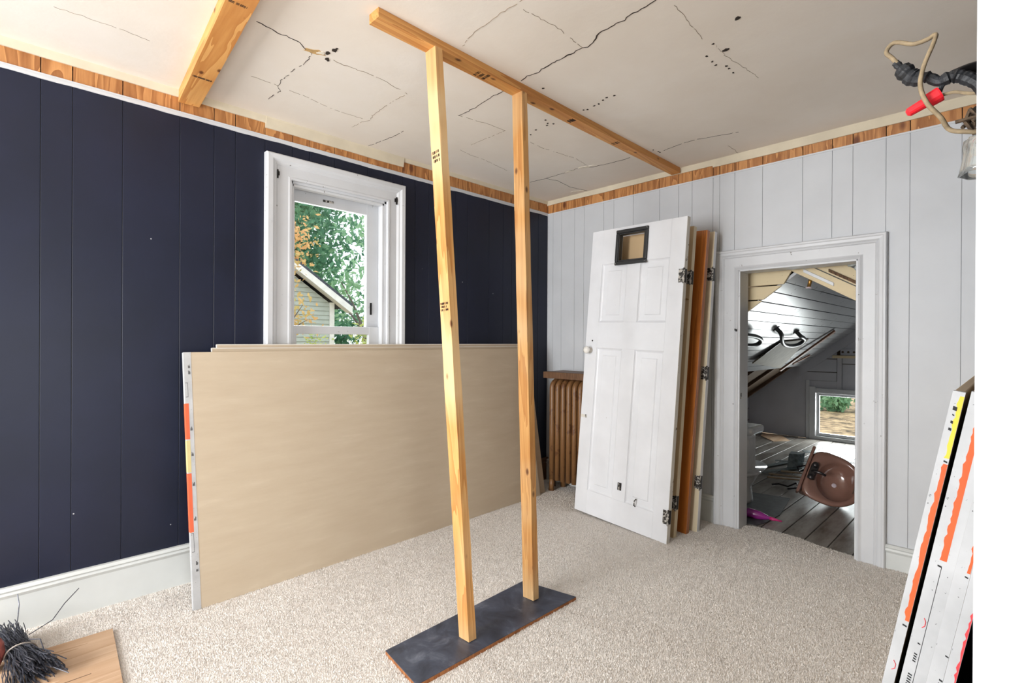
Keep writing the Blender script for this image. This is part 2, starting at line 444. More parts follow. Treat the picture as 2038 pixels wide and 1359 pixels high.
# ------------------------------------------------------------------ ceiling with cracks
ceil = struct(bx('ceiling', 'ceiling', XL-.15, XR+.15, YF-.1, YW+.1, ZC, ZC+.05))
CRACKS = [
 (4, [(-2.13, .69), (-2.13, .71), (-2.14, .75), (-2.15, .78), (-2.14, .81), (-2.15, .87), (-2.18, .9), (-2.19, .94), (-2.18, .96)]),
 (2.5, [(-2.19, .94), (-2.26, .95), (-2.31, .95), (-2.36, .94), (-2.42, .94), (-2.47, .94), (-2.53, .93), (-2.56, .94), (-2.59, .94), (-2.64, .97), (-2.73, .96), (-2.77, .96)]),
 (2, [(-2.18, 1.03), (-2.18, 1.07), (-2.17, 1.18), (-2.17, 1.27), (-2.19, 1.35), (-2.19, 1.39), (-2.21, 1.44)]),
 (1.5, [(-2.59, .82), (-2.59, .89), (-2.59, .94)]),
 (1.5, [(-2.6, 1.0), (-2.6, 1.07), (-2.62, 1.16), (-2.64, 1.23), (-2.64, 1.33), (-2.63, 1.42)]),
 (2, [(-2.21, 1.44), (-2.27, 1.43), (-2.39, 1.43), (-2.54, 1.44), (-2.62, 1.46), (-2.68, 1.44), (-2.78, 1.43)]),
 (2.5, [(-2.97, 1.65), (-2.89, 1.66), (-2.73, 1.68), (-2.61, 1.68)]),
 (2, [(-1.68, 1.37), (-1.62, 1.35), (-1.57, 1.34), (-1.49, 1.34), (-1.41, 1.33), (-1.34, 1.34), (-1.29, 1.34)]),
 (5, [(-1.7, 1.75), (-1.65, 1.74), (-1.6, 1.75), (-1.53, 1.74), (-1.49, 1.74), (-1.42, 1.74), (-1.37, 1.74), (-1.32, 1.74), (-1.3, 1.75), (-1.27, 1.74), (-1.24, 1.72), (-1.21, 1.7), (-1.19, 1.7), (-1.15, 1.7), (-1.09, 1.7), (-1.06, 1.69), (-1.01, 1.69), (-.99, 1.69), (-.95, 1.68), (-.9, 1.68)]),
 (1.5, [(-1.32, 1.74), (-1.32, 1.7), (-1.31, 1.63), (-1.31, 1.53), (-1.32, 1.45), (-1.33, 1.38)]),
 (4, [(-2.21, 1.78), (-2.07, 1.78), (-2.0, 1.77), (-1.9, 1.76), (-1.79, 1.76)]),
 (2, [(-2.21, 1.78), (-2.19, 1.88), (-2.17, 1.98), (-2.17, 2.1), (-2.26, 2.1), (-2.39, 2.1), (-2.48, 2.1)]),
 (2, [(-2.18, 2.33), (-2.19, 2.46), (-2.17, 2.61), (-2.15, 2.76), (-2.18, 2.94)]),
 (4, [(-2.73, 2.92), (-2.58, 2.94), (-2.43, 2.94), (-2.26, 2.93), (-2.17, 2.98), (-2.05, 3.0), (-1.93, 3.01), (-1.87, 3.0)]),
 (3.5, [(-2.58, 2.94), (-2.55, 3.05), (-2.58, 3.24), (-2.54, 3.42)]),
 (2.5, [(-1.65, 3.05), (-1.51, 3.02), (-1.42, 3.02), (-1.26, 3.07), (-1.18, 3.09)]),
 (1.5, [(-.91, 1.74), (-.91, 1.82), (-.92, 1.9), (-.92, 1.97), (-.93, 2.05)]),
 (1, [(-.91, 2.12), (-.91, 2.22), (-.89, 2.35), (-.87, 2.52)]),
 (1.5, [(-2.6, 2.09), (-2.62, 2.21), (-2.62, 2.34), (-2.67, 2.61)]),
 (1, [(-2.59, .12), (-2.58, .2), (-2.58, .32), (-2.59, .42)]),
 (2, [(-1.31, 3.26), (-1.31, 3.38), (-1.32, 3.43)]),
]
HOLES = [(-2.14, .99), (-2.1, 1.0), (-2.08, 1.0), (-2.19, 1.01), (-.77, 2.0), (-.91, 2.1), (-.89, 2.18), (-.97, 2.17), (-.97, 2.23), (-.97, 2.27), (-.94, 2.31), (-.94, 2.34), (-.94, 2.39), (-1.67, 1.88), (-1.46, 2.19), (-1.5, 2.18), (-1.53, 2.19), (-1.57, 2.21), (-1.6, 2.21), (-1.65, 2.22), (-1.67, 2.21), (-1.9, 2.16), (-1.92, 2.2), (-1.9, 2.23), (-1.94, 2.22), (-2.1, 2.25), (-2.03, 2.22), (-1.69, 2.99), (-1.68, 3.04), (-1.68, 3.06)]
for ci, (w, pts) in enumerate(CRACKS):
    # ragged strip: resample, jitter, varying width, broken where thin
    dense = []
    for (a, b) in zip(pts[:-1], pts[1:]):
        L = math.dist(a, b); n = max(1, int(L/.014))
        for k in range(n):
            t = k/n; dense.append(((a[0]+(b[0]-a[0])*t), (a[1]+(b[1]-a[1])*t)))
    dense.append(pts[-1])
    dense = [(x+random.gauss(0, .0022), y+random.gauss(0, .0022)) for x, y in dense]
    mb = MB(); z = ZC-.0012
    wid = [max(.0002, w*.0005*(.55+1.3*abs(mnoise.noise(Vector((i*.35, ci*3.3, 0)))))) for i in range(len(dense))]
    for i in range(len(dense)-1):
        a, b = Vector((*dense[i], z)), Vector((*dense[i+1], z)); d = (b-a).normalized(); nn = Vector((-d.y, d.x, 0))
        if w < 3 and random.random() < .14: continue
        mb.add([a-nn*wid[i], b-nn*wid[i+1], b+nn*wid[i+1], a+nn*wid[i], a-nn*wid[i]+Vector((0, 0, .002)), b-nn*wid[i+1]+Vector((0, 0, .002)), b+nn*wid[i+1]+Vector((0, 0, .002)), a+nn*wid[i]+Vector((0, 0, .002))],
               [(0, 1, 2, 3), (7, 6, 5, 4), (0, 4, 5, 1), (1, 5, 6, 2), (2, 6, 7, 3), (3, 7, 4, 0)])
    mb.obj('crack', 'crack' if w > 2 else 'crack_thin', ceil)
def blob(name, mat, x, y, r, parent, z=ZC, n=9, sx=1, ang=0, thick=.002):
    ps = []
    for k in range(n):
        rr = r*random.uniform(.55, 1.1); a = 2*math.pi*k/n
        px, py = rr*math.cos(a)*sx, rr*math.sin(a)
        ps.append((x+px*math.cos(ang)-py*math.sin(ang), y+px*math.sin(ang)+py*math.cos(ang), z-thick))
    return MB().prism(ps, (0, 0, thick+.001)).obj(name, mat, parent)
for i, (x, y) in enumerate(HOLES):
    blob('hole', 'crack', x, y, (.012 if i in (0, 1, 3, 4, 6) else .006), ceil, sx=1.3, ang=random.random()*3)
blob('plaster_chip', 'plaster_tan', -2.17, .945, .022, ceil, sx=2.2, ang=1.3, n=14)
blob('plaster_chip', 'plaster_white', -2.16, .965, .014, ceil, sx=1.4, ang=1, thick=.003, n=12)
blob('plaster_chip', 'plaster_white', -2.2, 2.945, .02, ceil, sx=3.2, ang=.25, n=14)
blob('plaster_chip', 'plaster_white', -2.35, 2.94, .012, ceil, sx=4, ang=0, n=14)
blob('plaster_chip', 'plaster_white', -2.62, 3.37, .018, ceil, sx=4, ang=.3, n=14)

# ------------------------------------------------------------------ left wall: navy panelling, window opening
WY0, WY1, WZ0, WZ1 = 1.166, 1.802, .82, 2.18      # window opening
wl = MB()
TH = .14
wl.box(XL-TH, XL-.006, YF-.1, WY0, 0, ZC).box(XL-TH, XL-.006, WY1, YW+.1, 0, ZC)
wl.box(XL-TH, XL-.006, WY0, WY1, 0, WZ0).box(XL-TH, XL-.006, WY0, WY1, WZ1, ZC)
wall_left = struct(wl.obj('wall_left', 'navy'))
LE = [YF, -2.42, -2.3, -2.1, -1.95, -1.7, -1.55, -1.33, -1.12, -.9, -.75, -.55, -.3, -.14, .098, .203, .383, .615, .769, .872, 1.025, 1.179, 1.28, 1.435, 1.664, 1.839, 1.93, 2.033, 2.15, 2.31, 2.40, 2.513, 2.739, 2.897, 3.0, 3.227, 3.33, YW]
def cut_rects(a, b, z0, z1, oa, ob, oz0, oz1):
    """rect a..b, z0..z1 minus the opening"""
    if b <= oa or a >= ob or z1 <= oz0 or z0 >= oz1: return [(a, b, z0, z1)]
    out = []
    if oz0 > z0: out.append((a, b, z0, oz0))
    if oz1 < z1: out.append((a, b, oz1, z1))
    if a < oa: out.append((a, oa, oz0, oz1))
    if b > ob: out.append((ob, b, oz0, oz1))
    return out
G = .0012
for a, b in zip(LE[:-1], LE[1:]):
    mb = MB()
    for (p, q, z0, z1) in cut_rects(a+G, b-G, 0, ZT, WY0-.02, WY1+.02, WZ0-.02, WZ1+.02):
        mb.box(XL-.008, XL, p, q, z0, z1)
    mb.obj('panel', 'navy_panel', wall_left, .001, seg=1)
    MB().box(XL-.008, XL, a+G*1.6, b-G*1.6, ZT, ZC).obj('upper_panel', 'oak_strip', wall_left, .001, seg=1)
bx('upper_backing', 'dark_groove', XL-.0075, XL-.005, YF, YW, ZT, ZC, wall_left)

# ------------------------------------------------------------------ back wall: white panelling, attic doorway
DX0, DX1, DZ1 = -1.311, -.641, 1.73
wb = MB()
BT = .12
wb.box(XL-.1, DX0, YW+.006, YW+BT, 0, ZC).box(DX1, XR+.15, YW+.006, YW+BT, 0, ZC).box(DX0, DX1, YW+.006, YW+BT, DZ1, ZC)
wall_back = struct(wb.obj('wall_back', 'white_panel'))
WE = [XL, -2.942, -2.844, -2.699, -2.599, -2.399, -2.301, -2.123, -1.897, -1.745, -1.643, -1.492, -1.446, -1.344, -1.167, -.934, -.777, -.673, -.517, -.411, -.201, XR+.01]
for a, b in zip(WE[:-1], WE[1:]):
    mb = MB()
    for (p, q, z0, z1) in cut_rects(a+G*.7, b-G*.7, 0, ZT, DX0-.02, DX1+.02, -1, DZ1+.02):
        mb.box(p, q, YW, YW+.008, z0, z1)
    mb.obj('panel', 'white_panel', wall_back, .001, seg=1)
    MB().box(a+G*1.6, b-G*1.6, YW, YW+.008, ZT, ZC).obj('upper_panel', 'oak_strip', wall_back, .001, seg=1)
bx('upper_backing', 'dark_groove', XL, XR, YW+.005, YW+.0075, ZT, ZC, wall_back)
# paint line of the corner: white brushed round the edge
# ragged white line left by the old crown moulding, and plaster lip under the ceiling
def ragged(name, mat, p0, p1, zlo, zhi, out, amp, seed, parent=None):
    p0, p1 = Vector(p0), Vector(p1); n = int((p1-p0).length/.05); o = Vector(out); mb = MB(); lo = []; hi = []
    for k in range(n+1):
        p = p0.lerp(p1, k/n); j = amp*mnoise.noise(Vector((k*.45, seed, 0)))
        lo.append(Vector((p.x, p.y, zlo+j))); hi.append(Vector((p.x, p.y, zhi+j*.2)))
    for k in range(n):
        a, b, c, d = lo[k], lo[k+1], hi[k+1], hi[k]
        mb.add([a, b, c, d, a+o, b+o, c+o, d+o], [(0, 1, 2, 3), (7, 6, 5, 4), (0, 4, 5, 1), (2, 6, 7, 3)])
    return mb.obj(name, mat, parent)
ln = struct(ragged('trim_1', 'white_trim', (XL-.001, YF, 0), (XL-.001, YW, 0), ZT-.012, ZT+.001, (.006, 0, 0), .006, 1))
ragged('paint_ridge', 'white_trim', (XL, YF, 0), (XL, YW, 0), ZT+.001, ZT+.008, (.003, 0, 0), .001, 4, ln)
ragged('paint_ridge', 'white_trim', (XL, YF, 0), (XL, YW, 0), ZT+.008, ZT+.012, (.005, 0, 0), .002, 5, ln)
ln = struct(ragged('trim_2', 'white_trim', (XL, YW+.001, 0), (XR, YW+.001, 0), ZT-.004, ZT+.001, (0, -.005, 0), .003, 2))
ragged('paint_ridge', 'white_trim', (XL, YW, 0), (XR, YW, 0), ZT+.001, ZT+.006, (0, -.003, 0), .001, 7, ln)
def lip(name, axis, a, b, h, d, parent=None):
    mb = MB(); n = max(2, int((b-a)/.08)); rings = []
    for k in range(n+1):
        t = a+(b-a)*k/n; hh = h+.004*mnoise.noise(Vector((t*4, h*90, 0))); dd = d+.003*mnoise.noise(Vector((t*5, 7, h)))
        if axis == 'y': rings.append([(XL-.001, t, ZC+.002), (XL+dd, t, ZC+.002), (XL+dd*.8, t, ZC-.008), (XL+.008, t, ZC-hh), (XL-.001, t, ZC-hh)])
        else: rings.append([(t, YW+.001, ZC+.002), (t, YW-dd, ZC+.002), (t, YW-dd*.8, ZC-.008), (t, YW-.008, ZC-hh), (t, YW+.001, ZC-hh)])
    return mb.loft(rings).obj(name, 'cream_plaster', parent)
tl = struct(lip('trim_3', 'y', YF, 1.025, .034, .02)); lip('plaster_lip', 'y', 1.025, 1.93, .062, .022, tl); lip('plaster_lip', 'y', 1.93, YW, .026, .018, tl)
tb = struct(lip('trim_4', 'x', XL, -1.492, .036, .02)); lip('plaster_lip', 'x', -1.492, XR, .05, .02, tb)

# ------------------------------------------------------------------ window in the left wall
def extrude_profile(path, prof, closed=False):
    """prof: list of (across, out); path: list of (pos Vector, across Vector, out Vector)"""
    rings = [[p+ac*u+ou*w for u, w in prof] for p, ac, ou in path]
    return MB().loft(rings)
win = struct(empty('window_1', (XL, 1.48, WZ0)))
OX = Vector((1, 0, 0))
prof_c = [(0, -.004), (0, .020), (.012, .022), (.02, .018), (.078, .018), (.084, .024), (.092, .030), (.1, .032), (.112, .044), (.138, .046), (.146, .04), (.146, -.004)]
def casing(name, pts, acs, out, parent, mat='white_trim', prof=prof_c):
    return extrude_profile([(Vector(p), Vector(a), out) for p, a in zip(pts, acs)], prof).obj(name, mat, parent)
ZB = WZ0
casing('casing', [(XL, WY0, ZB), (XL, WY0, WZ1)], [(0, -1, 0), (0, -1, .86)], OX, win)
casing('casing', [(XL, WY0, WZ1), (XL, WY1, WZ1)], [(0, -1, .86), (0, .86, .86)], OX, win)
casing('casing', [(XL, WY1, WZ1), (XL, WY1, ZB)], [(0, .86, .86), (0, .86, 0)], OX, win)
bx('sill', 'white_trim', XL-.1, XL+.06, WY0-.16, WY1+.14, WZ0-.04, WZ0, win, .006)
bx('apron', 'white_trim', XL-.002, XL+.02, WY0-.13, WY1+.12, WZ0-.14, WZ0-.04, win, .004)
for (a, b) in ((WY0-.001, WY0+.014), (WY1-.014, WY1+.001)):
    bx('jamb', 'white_trim', XL-.15, XL-.001, a, b, WZ0, WZ1, win)
bx('jamb', 'white_trim', XL-.15, XL-.001, WY0, WY1, WZ1-.014, WZ1, win)
for (a, b) in ((WY0+.014, WY0+.024), (WY1-.03, WY1-.014)):
    bx('stop', 'white_trim', XL-.045, XL-.003, a, b, WZ0, WZ1-.014, win, .003)
bx('stop', 'white_trim', XL-.045, XL-.003, WY0+.014, WY1-.014, WZ1-.03, WZ1-.014, win, .003)
def sash(x, z0, z1, lo_rail, hi_rail):
    y0, y1 = WY0+.0145, WY1-.0145
    s = bx('sash', 'white_trim', x-.032, x, y0, y0+.045, z0, z1, win, .003)
    bx('stile', 'white_trim', x-.032, x, y1-.085, y1, z0, z1, s, .003)
    bx('rail', 'white_trim', x-.033, x-.001, y0, y1, z0, z0+lo_rail, s, .003)
    bx('rail', 'white_trim', x-.033, x-.001, y0, y1, z1-hi_rail, z1, s, .003)
    bx('pane', 'pane', x-.018, x-.0145, y0+.04, y1-.08, z0+lo_rail-.004, z1-hi_rail+.004, s)
sash(XL-.083, 1.285, WZ1-.015, .05, .075)      # upper sash, set further out
sash(XL-.047, WZ0, 1.335, .08, .05)
for y in (1.2, 1.735):
    MB().box(XL-.083, XL-.078, y-.006, y+.006, 1.42, 1.5).box(XL-.079, XL-.074, y-.003, y+.003, 1.44, 1.48).obj('spring_clip', 'dark_metal', win)
# little rusty brackets at the casing corners
for y, z in ((1.085, 2.2), (1.865, 2.2)):
    MB().box(XL+.016, XL+.024, y-.012, y+.012, z-.012, z+.012).box(XL+.02, XL+.03, y-.004, y+.004, z-.03, z+.02).obj('curtain_bracket', 'dark_metal', win, .002)
bx('sash_lift_marks', 'old_metal', XL-.0835, XL-.081, 1.40, 1.47, 2.118, 2.132, win)

# ------------------------------------------------------------------ attic doorway casing
dr = struct(empty('door_1', ((DX0+DX1)/2, YW, 0)))
OY = Vector((0, -1, 0))
prof_d = [(0, -.004), (0, .018), (.01, .024), (.02, .018), (.026, .016), (.088, .016), (.094, .022), (.102, .020), (.112, .028), (.128, .03), (.134, .034), (.144, .034), (.15, .026), (.15, -.004)]
casing('casing', [(DX0, YW, 0), (DX0, YW, DZ1)], [(-1.03, 0, 0), (-1.03, 0, .9)], OY, dr, prof=prof_d)
casing('casing', [(DX0, YW, DZ1), (DX1, YW, DZ1)], [(-1.03, 0, .9), (.9, 0, .9)], OY, dr, prof=prof_d)
casing('casing', [(DX1, YW, DZ1), (DX1, YW, 0)], [(.9, 0, .9), (.9, 0, 0)], OY, dr, prof=prof_d)
bx('jamb', 'white_trim', DX0-.002, DX0+.012, YW-.014, YW+BT+.01, 0, DZ1, dr, .003)
bx('jamb', 'white_trim', DX1-.012, DX1+.002, YW-.014, YW+BT+.01, 0, DZ1, dr, .003)
bx('jamb', 'white_trim', DX0, DX1, YW-.014, YW+BT+.01, DZ1-.012, DZ1+.002, dr, .003)
MB().box(DX0-.012, DX0-.004, YW-.03, YW-.02, 1.32, 1.335).tube([(DX0-.008, YW-.03, 1.328), (DX0-.008, YW-.05, 1.328), (DX0-.004, YW-.055, 1.338)], .003, 6).obj('latch_hook', 'dark_metal', dr)
bx('strike_plate', 'old_metal', DX0+.0118, DX0+.0135, YW+.0, YW+.02, .87, .91, dr)

# ------------------------------------------------------------------ baseboards
def baseboard(name, axis, a, b, h, parent=None, mat='white_base'):
    pr = [(0, 0), (.018, 0), (.018, h-.045), (.02, h-.042), (.028, h-.03), (.024, h-.02), (.03, h-.012), (.02, h), (0, h)]
    n = max(2, int((b-a)/.12)); rings = []
    for k in range(n+1):
        t = a+(b-a)*k/n
        if axis == 'y': rings.append([(XL-.001+u, t, z+.002*mnoise.noise(Vector((t*4, z*9, 1)))) for u, z in pr])
        else: rings.append([(t, YW+.001-u, z) for u, z in pr])
    return MB().loft(rings).obj(name, mat, parent)
struct(baseboard('baseboard_left', 'y', YF, 3.02, .2))
struct(baseboard('baseboard_corner', 'y', 3.02, YW, .2, mat='brown_base'))
struct(baseboard('baseboard_back', 'x', XL, DX0-.15, .19))
struct(baseboard('baseboard_right', 'x', DX1+.135, XR, .137))

# ------------------------------------------------------------------ right wall with the doorway the view is taken from; front wall
JY = .62
wr = MB().box(XR, XR+.13, JY, YW+.1, 0, ZC).box(XR, XR+.13, YF-.1, -.45, 0, ZC).box(XR, XR+.13, -.45, JY, 2.1, ZC)
wall_right = struct(wr.obj('wall_right', 'navy'))
d2 = struct(empty('door_2', (XR, .08, 0)))
# casing round this doorway: edge facing the camera
pr2 = [(0, 0), (0, .014), (.006, .02), (.014, .018), (.02, .024), (.09, .024), (.1, .036), (.112, .0445), (.122, .038), (.125, 0)]
extrude_profile([(Vector((XR, JY, 0)), Vector((0, 1, 0)), Vector((-1, 0, 0))), (Vector((XR, JY, 2.1)), Vector((0, 1, 1)), Vector((-1, 0, 0)))], pr2).obj('casing', 'white_trim', d2)
extrude_profile([(Vector((XR, JY, 2.1)), Vector((0, 1, 1)), Vector((-1, 0, 0))), (Vector((XR, -.45, 2.1)), Vector((0, -1, 1)), Vector((-1, 0, 0)))], pr2).obj('casing', 'white_trim', d2)
extrude_profile([(Vector((XR, -.45, 2.1)), Vector((0, -1, 1)), Vector((-1, 0, 0))), (Vector((XR, -.45, 0)), Vector((0, -1, 0)), Vector((-1, 0, 0)))], pr2).obj('casing', 'white_trim', d2)
# jamb: flutes facing the opening
jb = MB(); prj = [(-.0445+XR, 0), (-.035+XR, .006), (-.026+XR, .003), (-.018+XR, .008), (-.010+XR, .003), (.0+XR, .003), (.006+XR, .010), (.03+XR, .010), (.036+XR, .003), (.13+XR, .003), (.13+XR, -.01), (-.0445+XR, -.01)]
jb.loft([[(x, JY+.001-y, 0) for x, y in prj], [(x, JY+.001-y, 2.1) for x, y in prj]]).obj('jamb', 'white_trim', d2)
bx('jamb', 'white_trim', XR-.002, XR+.13, -.452, -.44, 0, 2.1, d2)
bx('jamb', 'white_trim', XR-.002, XR+.13, -.45, JY, 2.09, 2.102, d2)
wf = MB().box(XL-.1, -2.65, YF-.1, YF, 0, ZC).box(-.85, XR+.1, YF-.1, YF, 0, ZC).box(-2.65, -.85, YF-.1, YF, 0, .6).box(-2.65, -.85, YF-.1, YF, 2.25, ZC)
struct(wf.obj('wall_front', 'white_panel'))
hw = MB().box(XR+.13, 2.7, -2.1, -2.0, 0, 2.6).box(XR+.13, 2.7, 1.8, 1.9, 0, 2.6).box(2.6, 2.7, -2.0, 1.8, 0, .3).box(2.6, 2.7, -2.0, 1.8, 1.9, 2.6).box(2.6, 2.7, -2.0, -1.25, .3, 1.9).box(2.6, 2.7, .25, 1.8, .3, 1.9)
struct(hw.obj('wall_hall_unseen', 'cream_plaster'))  # unseen hall walls, added to keep sky light off the doorway jamb
struct(bx('ceiling_hall_unseen', 'ceiling', XR+.13, 2.7, -2.1, 1.9, 2.507, 2.6))  # unseen as well, closes the added hall against the sky light
struct(bx('floor_hall', 'attic_floor', XR+.02, 2.6, -2.0, 1.8, -.06, 0))

# ------------------------------------------------------------------ bathroom in the attic
AY = 7.4
def SZ(x): return 2.48+.765*x
fa = struct(bx('floor_attic', 'void', -2.8, .1, 3.46, AY+.1, -.1, -.03))
x = -2.7; i = 0
pw = .135
while x < .1:
    ys = [3.462, 3.462+random.uniform(1.2, 2.6), AY]
    for a, b in zip(ys[:-1], ys[1:]):
        dz = random.uniform(-.003, .002)
        bx('plank', 'attic_floor', x+.003, x+pw-.003, a+.001, b-.003, -.03, -.001+dz, fa, .002)
    x += pw
wa = MB().box(-2.8, -1.83, AY+.02, AY+.12, 0, 2.6).box(-1.05, .2, AY+.02, AY+.12, 0, 2.6).box(-1.83, -1.05, AY+.02, AY+.12, .6, 2.6).box(-1.83, -1.05, AY+.02, AY+.12, -.1, .05)
wall_attic = struct(wa.obj('wall_attic', 'void'))
# far wall pieces: plain sheet at the left, boards round and above the window
bx('sheet_panel', 'attic_wall', -2.66, -1.935, AY, AY+.02, 0, .98, wall_attic, .002)
for z0, z1 in ((.76, .87), (.875, 1.04), (1.045, 1.2), (1.205, 1.36), (1.365, 1.6)):
    bx('board', 'attic_wall', -1.985, -1.60, AY-.006, AY+.02, z0, z1-.004, wall_attic, .002)
bx('board', 'attic_wall', -1.90, -1.595, AY-.004, AY+.02, .655, .757, wall_attic, .002)
bx('board', 'attic_wall', -1.595, -1.545, AY-.004, AY+.02, .66, 1.06, wall_attic, .002)
for z0, z1 in ((.66, .98), (.985, 1.3), (1.305, 1.7)):
    bx('board', 'attic_wall', -1.54, -.25, AY+.003, AY+.02, z0, z1-.004, wall_attic, .002)
bx('board', 'attic_wall', -1.05, -.25, AY+.003, AY+.02, 0, .655, wall_attic, .002)
# raking trim along the slope
MB().prism([(-2.05, AY-.02, SZ(-2.05)-.13), (-.9, AY-.02, SZ(-.9)-.13), (-.9, AY-.02, SZ(-.9)-.0), (-2.05, AY-.02, SZ(-2.05)-.0)], (0, .022, 0)).obj('raking_trim', 'attic_wall', wall_attic)
w2 = struct(empty('window_2', (-1.44, AY, .05)))
bx('casing', 'white_trim', -1.90, -1.83, AY-.03, AY+.02, -.0, .68, w2, .004)
bx('casing', 'white_trim', -1.94, -1.90, AY-.02, AY+.02, -.0, .76, w2, .003)
bx('casing', 'white_trim', -1.83, -1.0, AY-.03, AY+.02, .6, .66, w2, .004)
bx('casing', 'white_trim', -1.05, -.98, AY-.03, AY+.02, 0, .66, w2, .004)
bx('sill', 'white_trim', -1.83, -1.05, AY-.03, AY+.02, 0, .045, w2, .004)
sh = bx('sash', 'white_trim', -1.825, -1.79, AY+.0, AY+.03, .047, .598, w2, .006)
bx('rail', 'white_trim', -1.79, -1.055, AY+.0, AY+.03, .047, .085, sh, .006)
bx('rail', 'white_trim', -1.79, -1.055, AY+.0, AY+.03, .565, .598, sh, .006)
bx('stile', 'white_trim', -1.09, -1.055, AY+.0, AY+.03, .047, .598, sh, .006)
bx('pane', 'pane', -1.8, -1.08, AY+.012, AY+.016, .08, .57, sh)
# knee wall
kw = struct(bx('wall_knee', 'void', -2.78, -2.68, 3.5, AY+.05, 0, 1.0))
for k in range(6):
    bx('board', 'attic_wall', -2.682, -2.66, 3.6, AY, .16*k+.002, .16*k+.156, kw, .002)
# sloped plank ceiling
ca = struct(MB().prism([(-2.9, 3.655, SZ(-2.9)+.06), (-.2, 3.655, SZ(-.2)+.06), (-.2, 3.655, SZ(-.2)+.12), (-2.9, 3.655, SZ(-2.9)+.12)], (0, AY-3.6, 0)).obj('ceiling_attic', 'void'))
sl = math.atan(.765); cs, sn = math.cos(sl), math.sin(sl)
wslope = .098; s0 = -2.02/cs
k = 0
while True:
    a = -2.02+k*wslope*cs; b = a+wslope*cs
    if b > -.2: break
    g = .0022
    # joint along the run
    cuts = [3.653, AY+.02]
    if k % 3 != 1: cuts.insert(1, random.uniform(4.4, 6.4))
    for y0, y1 in zip(cuts[:-1], cuts[1:]):
        j = random.uniform(-.002, .002)
        p = [(a+g, y0+.001, SZ(a+g)+j), (b-g, y0+.001, SZ(b-g)+j), (b-g-.018*sn, y0+.001, SZ(b-g)+.018*cs), (a+g-.018*sn, y0+.001, SZ(a+g)+.018*cs)]
        MB().prism(p, (0, y1-y0-.003, 0)).obj('plank', 'attic_plank', ca, .0015, seg=1)
    k += 1
for y in (3.95, 4.6, 5.25, 5.9, 6.55, 7.2):      # rafter feet below the broken edge
    stick('rafter', (-2.70, y, SZ(-2.70)+.03), (-1.9, y, SZ(-1.9)+.06), .05, .05, (0, 1, 0), 'rafter', ca, bevel=.002)
# cream boarding just inside the doorway
bk = struct(empty('wall_bulkhead', (-1.0, 3.63, 1.4)))
YB = 3.63
def slope_poly(z0, z1):
    # left piece: between the slope line and the gable line
    xa = lambda z: (z-2.47)/.765
    x0 = -1.9
    pts = [(x0, YB, max(z0, SZ(x0))), ]
    xs0, xs1 = max(x0, xa(z0)), max(x0, xa(z1))
    return [(x0, YB, z0), (xs0, YB, z0), (min(xs1, -1.0), YB, z1), (x0, YB, z1)]
for z0, z1 in ((1.18, 1.345), (1.35, 1.435), (1.44, 1.535), (1.54, 1.63), (1.635, 1.80), (1.805, 1.96)):
    MB().prism(slope_poly(z0, z1-.003), (0, .02, 0)).obj('board', 'cream_plank', bk, .002, seg=1)
def rake_board(z_at_left, wid, y, name='board', mat='cream_plank', x0=-1.04, x1=-.35, s=-.60, th=.025):
    return MB().prism([(x0, y, z_at_left), (x1, y, z_at_left+s*(x1-x0)), (x1, y, z_at_left+s*(x1-x0)+wid), (x0, y, z_at_left+wid)], (0, th, 0)).obj(name, mat, bk, .002)
rake_board(1.715, .085, YB-.012)
rake_board(1.806, .10, YB)
rake_board(1.70, .022, YB-.02, 'batten', 'white_trim', -.97, -.80)
rake_board(1.69, .02, YB-.016, 'batten', 'rafter', -.83, -.35)
bx('blocking', 'void', -2.0, .1, 3.70, 3.72, 1.95, 2.6, bk)
for (x, z, r) in ((-.70, 1.735, .05), (-.76, 1.745, .04), (-.665, 1.70, .035)):
    mb = MB(); n = 9
    mb.loft([[(x+r*random.uniform(.5, 1.1)*math.cos(2*math.pi*q/n), 3.615-.012*kk, z+r*.7*random.uniform(.5, 1.1)*math.sin(2*math.pi*q/n)) for q in range(n)] for kk in range(3)]).obj('torn_insulation', 'insulation', bk)
# right-hand side of the attic
struct(bx('wall_attic_right', 'attic_wall', -.24, -.2, 3.57, AY+.02, 0, 2.36))

# attic fixtures on the slope
def on_slope(x, y, off): return Vector((x+off*sn, y, SZ(x)-off*cs))
def grab(name, pts, label, offs):
    t = thing(name, on_slope(*pts[0], 0), label, 'handle')
    path = [on_slope(x, y, o) for (x, y), o in zip(pts, offs)]
    MB().tube(smooth_path(path, 5), .018, 10).obj('bar', 'grab', t, smooth=True)
    for p in (pts[0], pts[-1]):
        mb = MB(); c = on_slope(*p, 0); nrm = Vector((sn, 0, -cs)); u = nrm.orthogonal().normalized(); w = nrm.cross(u)
        mb.loft([[c+nrm*d+.03*(math.cos(a*.5236)*u+math.sin(a*.5236)*w) for a in range(12)] for d in (-.001, .008)]).obj('flange', 'grab', t)
    return t
grab('grab_bar', [(-1.477, 3.86), (-1.478, 3.87), (-1.487, 4.15), (-1.51, 4.33), (-1.545, 4.42), (-1.575, 4.38), (-1.58, 4.15), (-1.577, 3.90), (-1.577, 3.89)], 'painted iron grab bar on the attic slope beside the doorway jamb', [0, .05, .06, .065, .065, .065, .06, .05, 0])
grab('grab_bar', [(-1.455, 4.66), (-1.46, 4.70), (-1.52, 4.88), (-1.56, 5.1), (-1.568, 5.36), (-1.545, 5.5), (-1.495, 5.46), (-1.475, 5.3), (-1.474, 5.28)], 'curved iron grab handle above the weathered panel on the attic slope', [0, .05, .075, .08, .08, .075, .07, .05, 0])
pn = thing('slope_panel', on_slope(-1.72, 5.7, 0), 'weathered grey panel hanging loose from the sloped plank ceiling', 'panel')
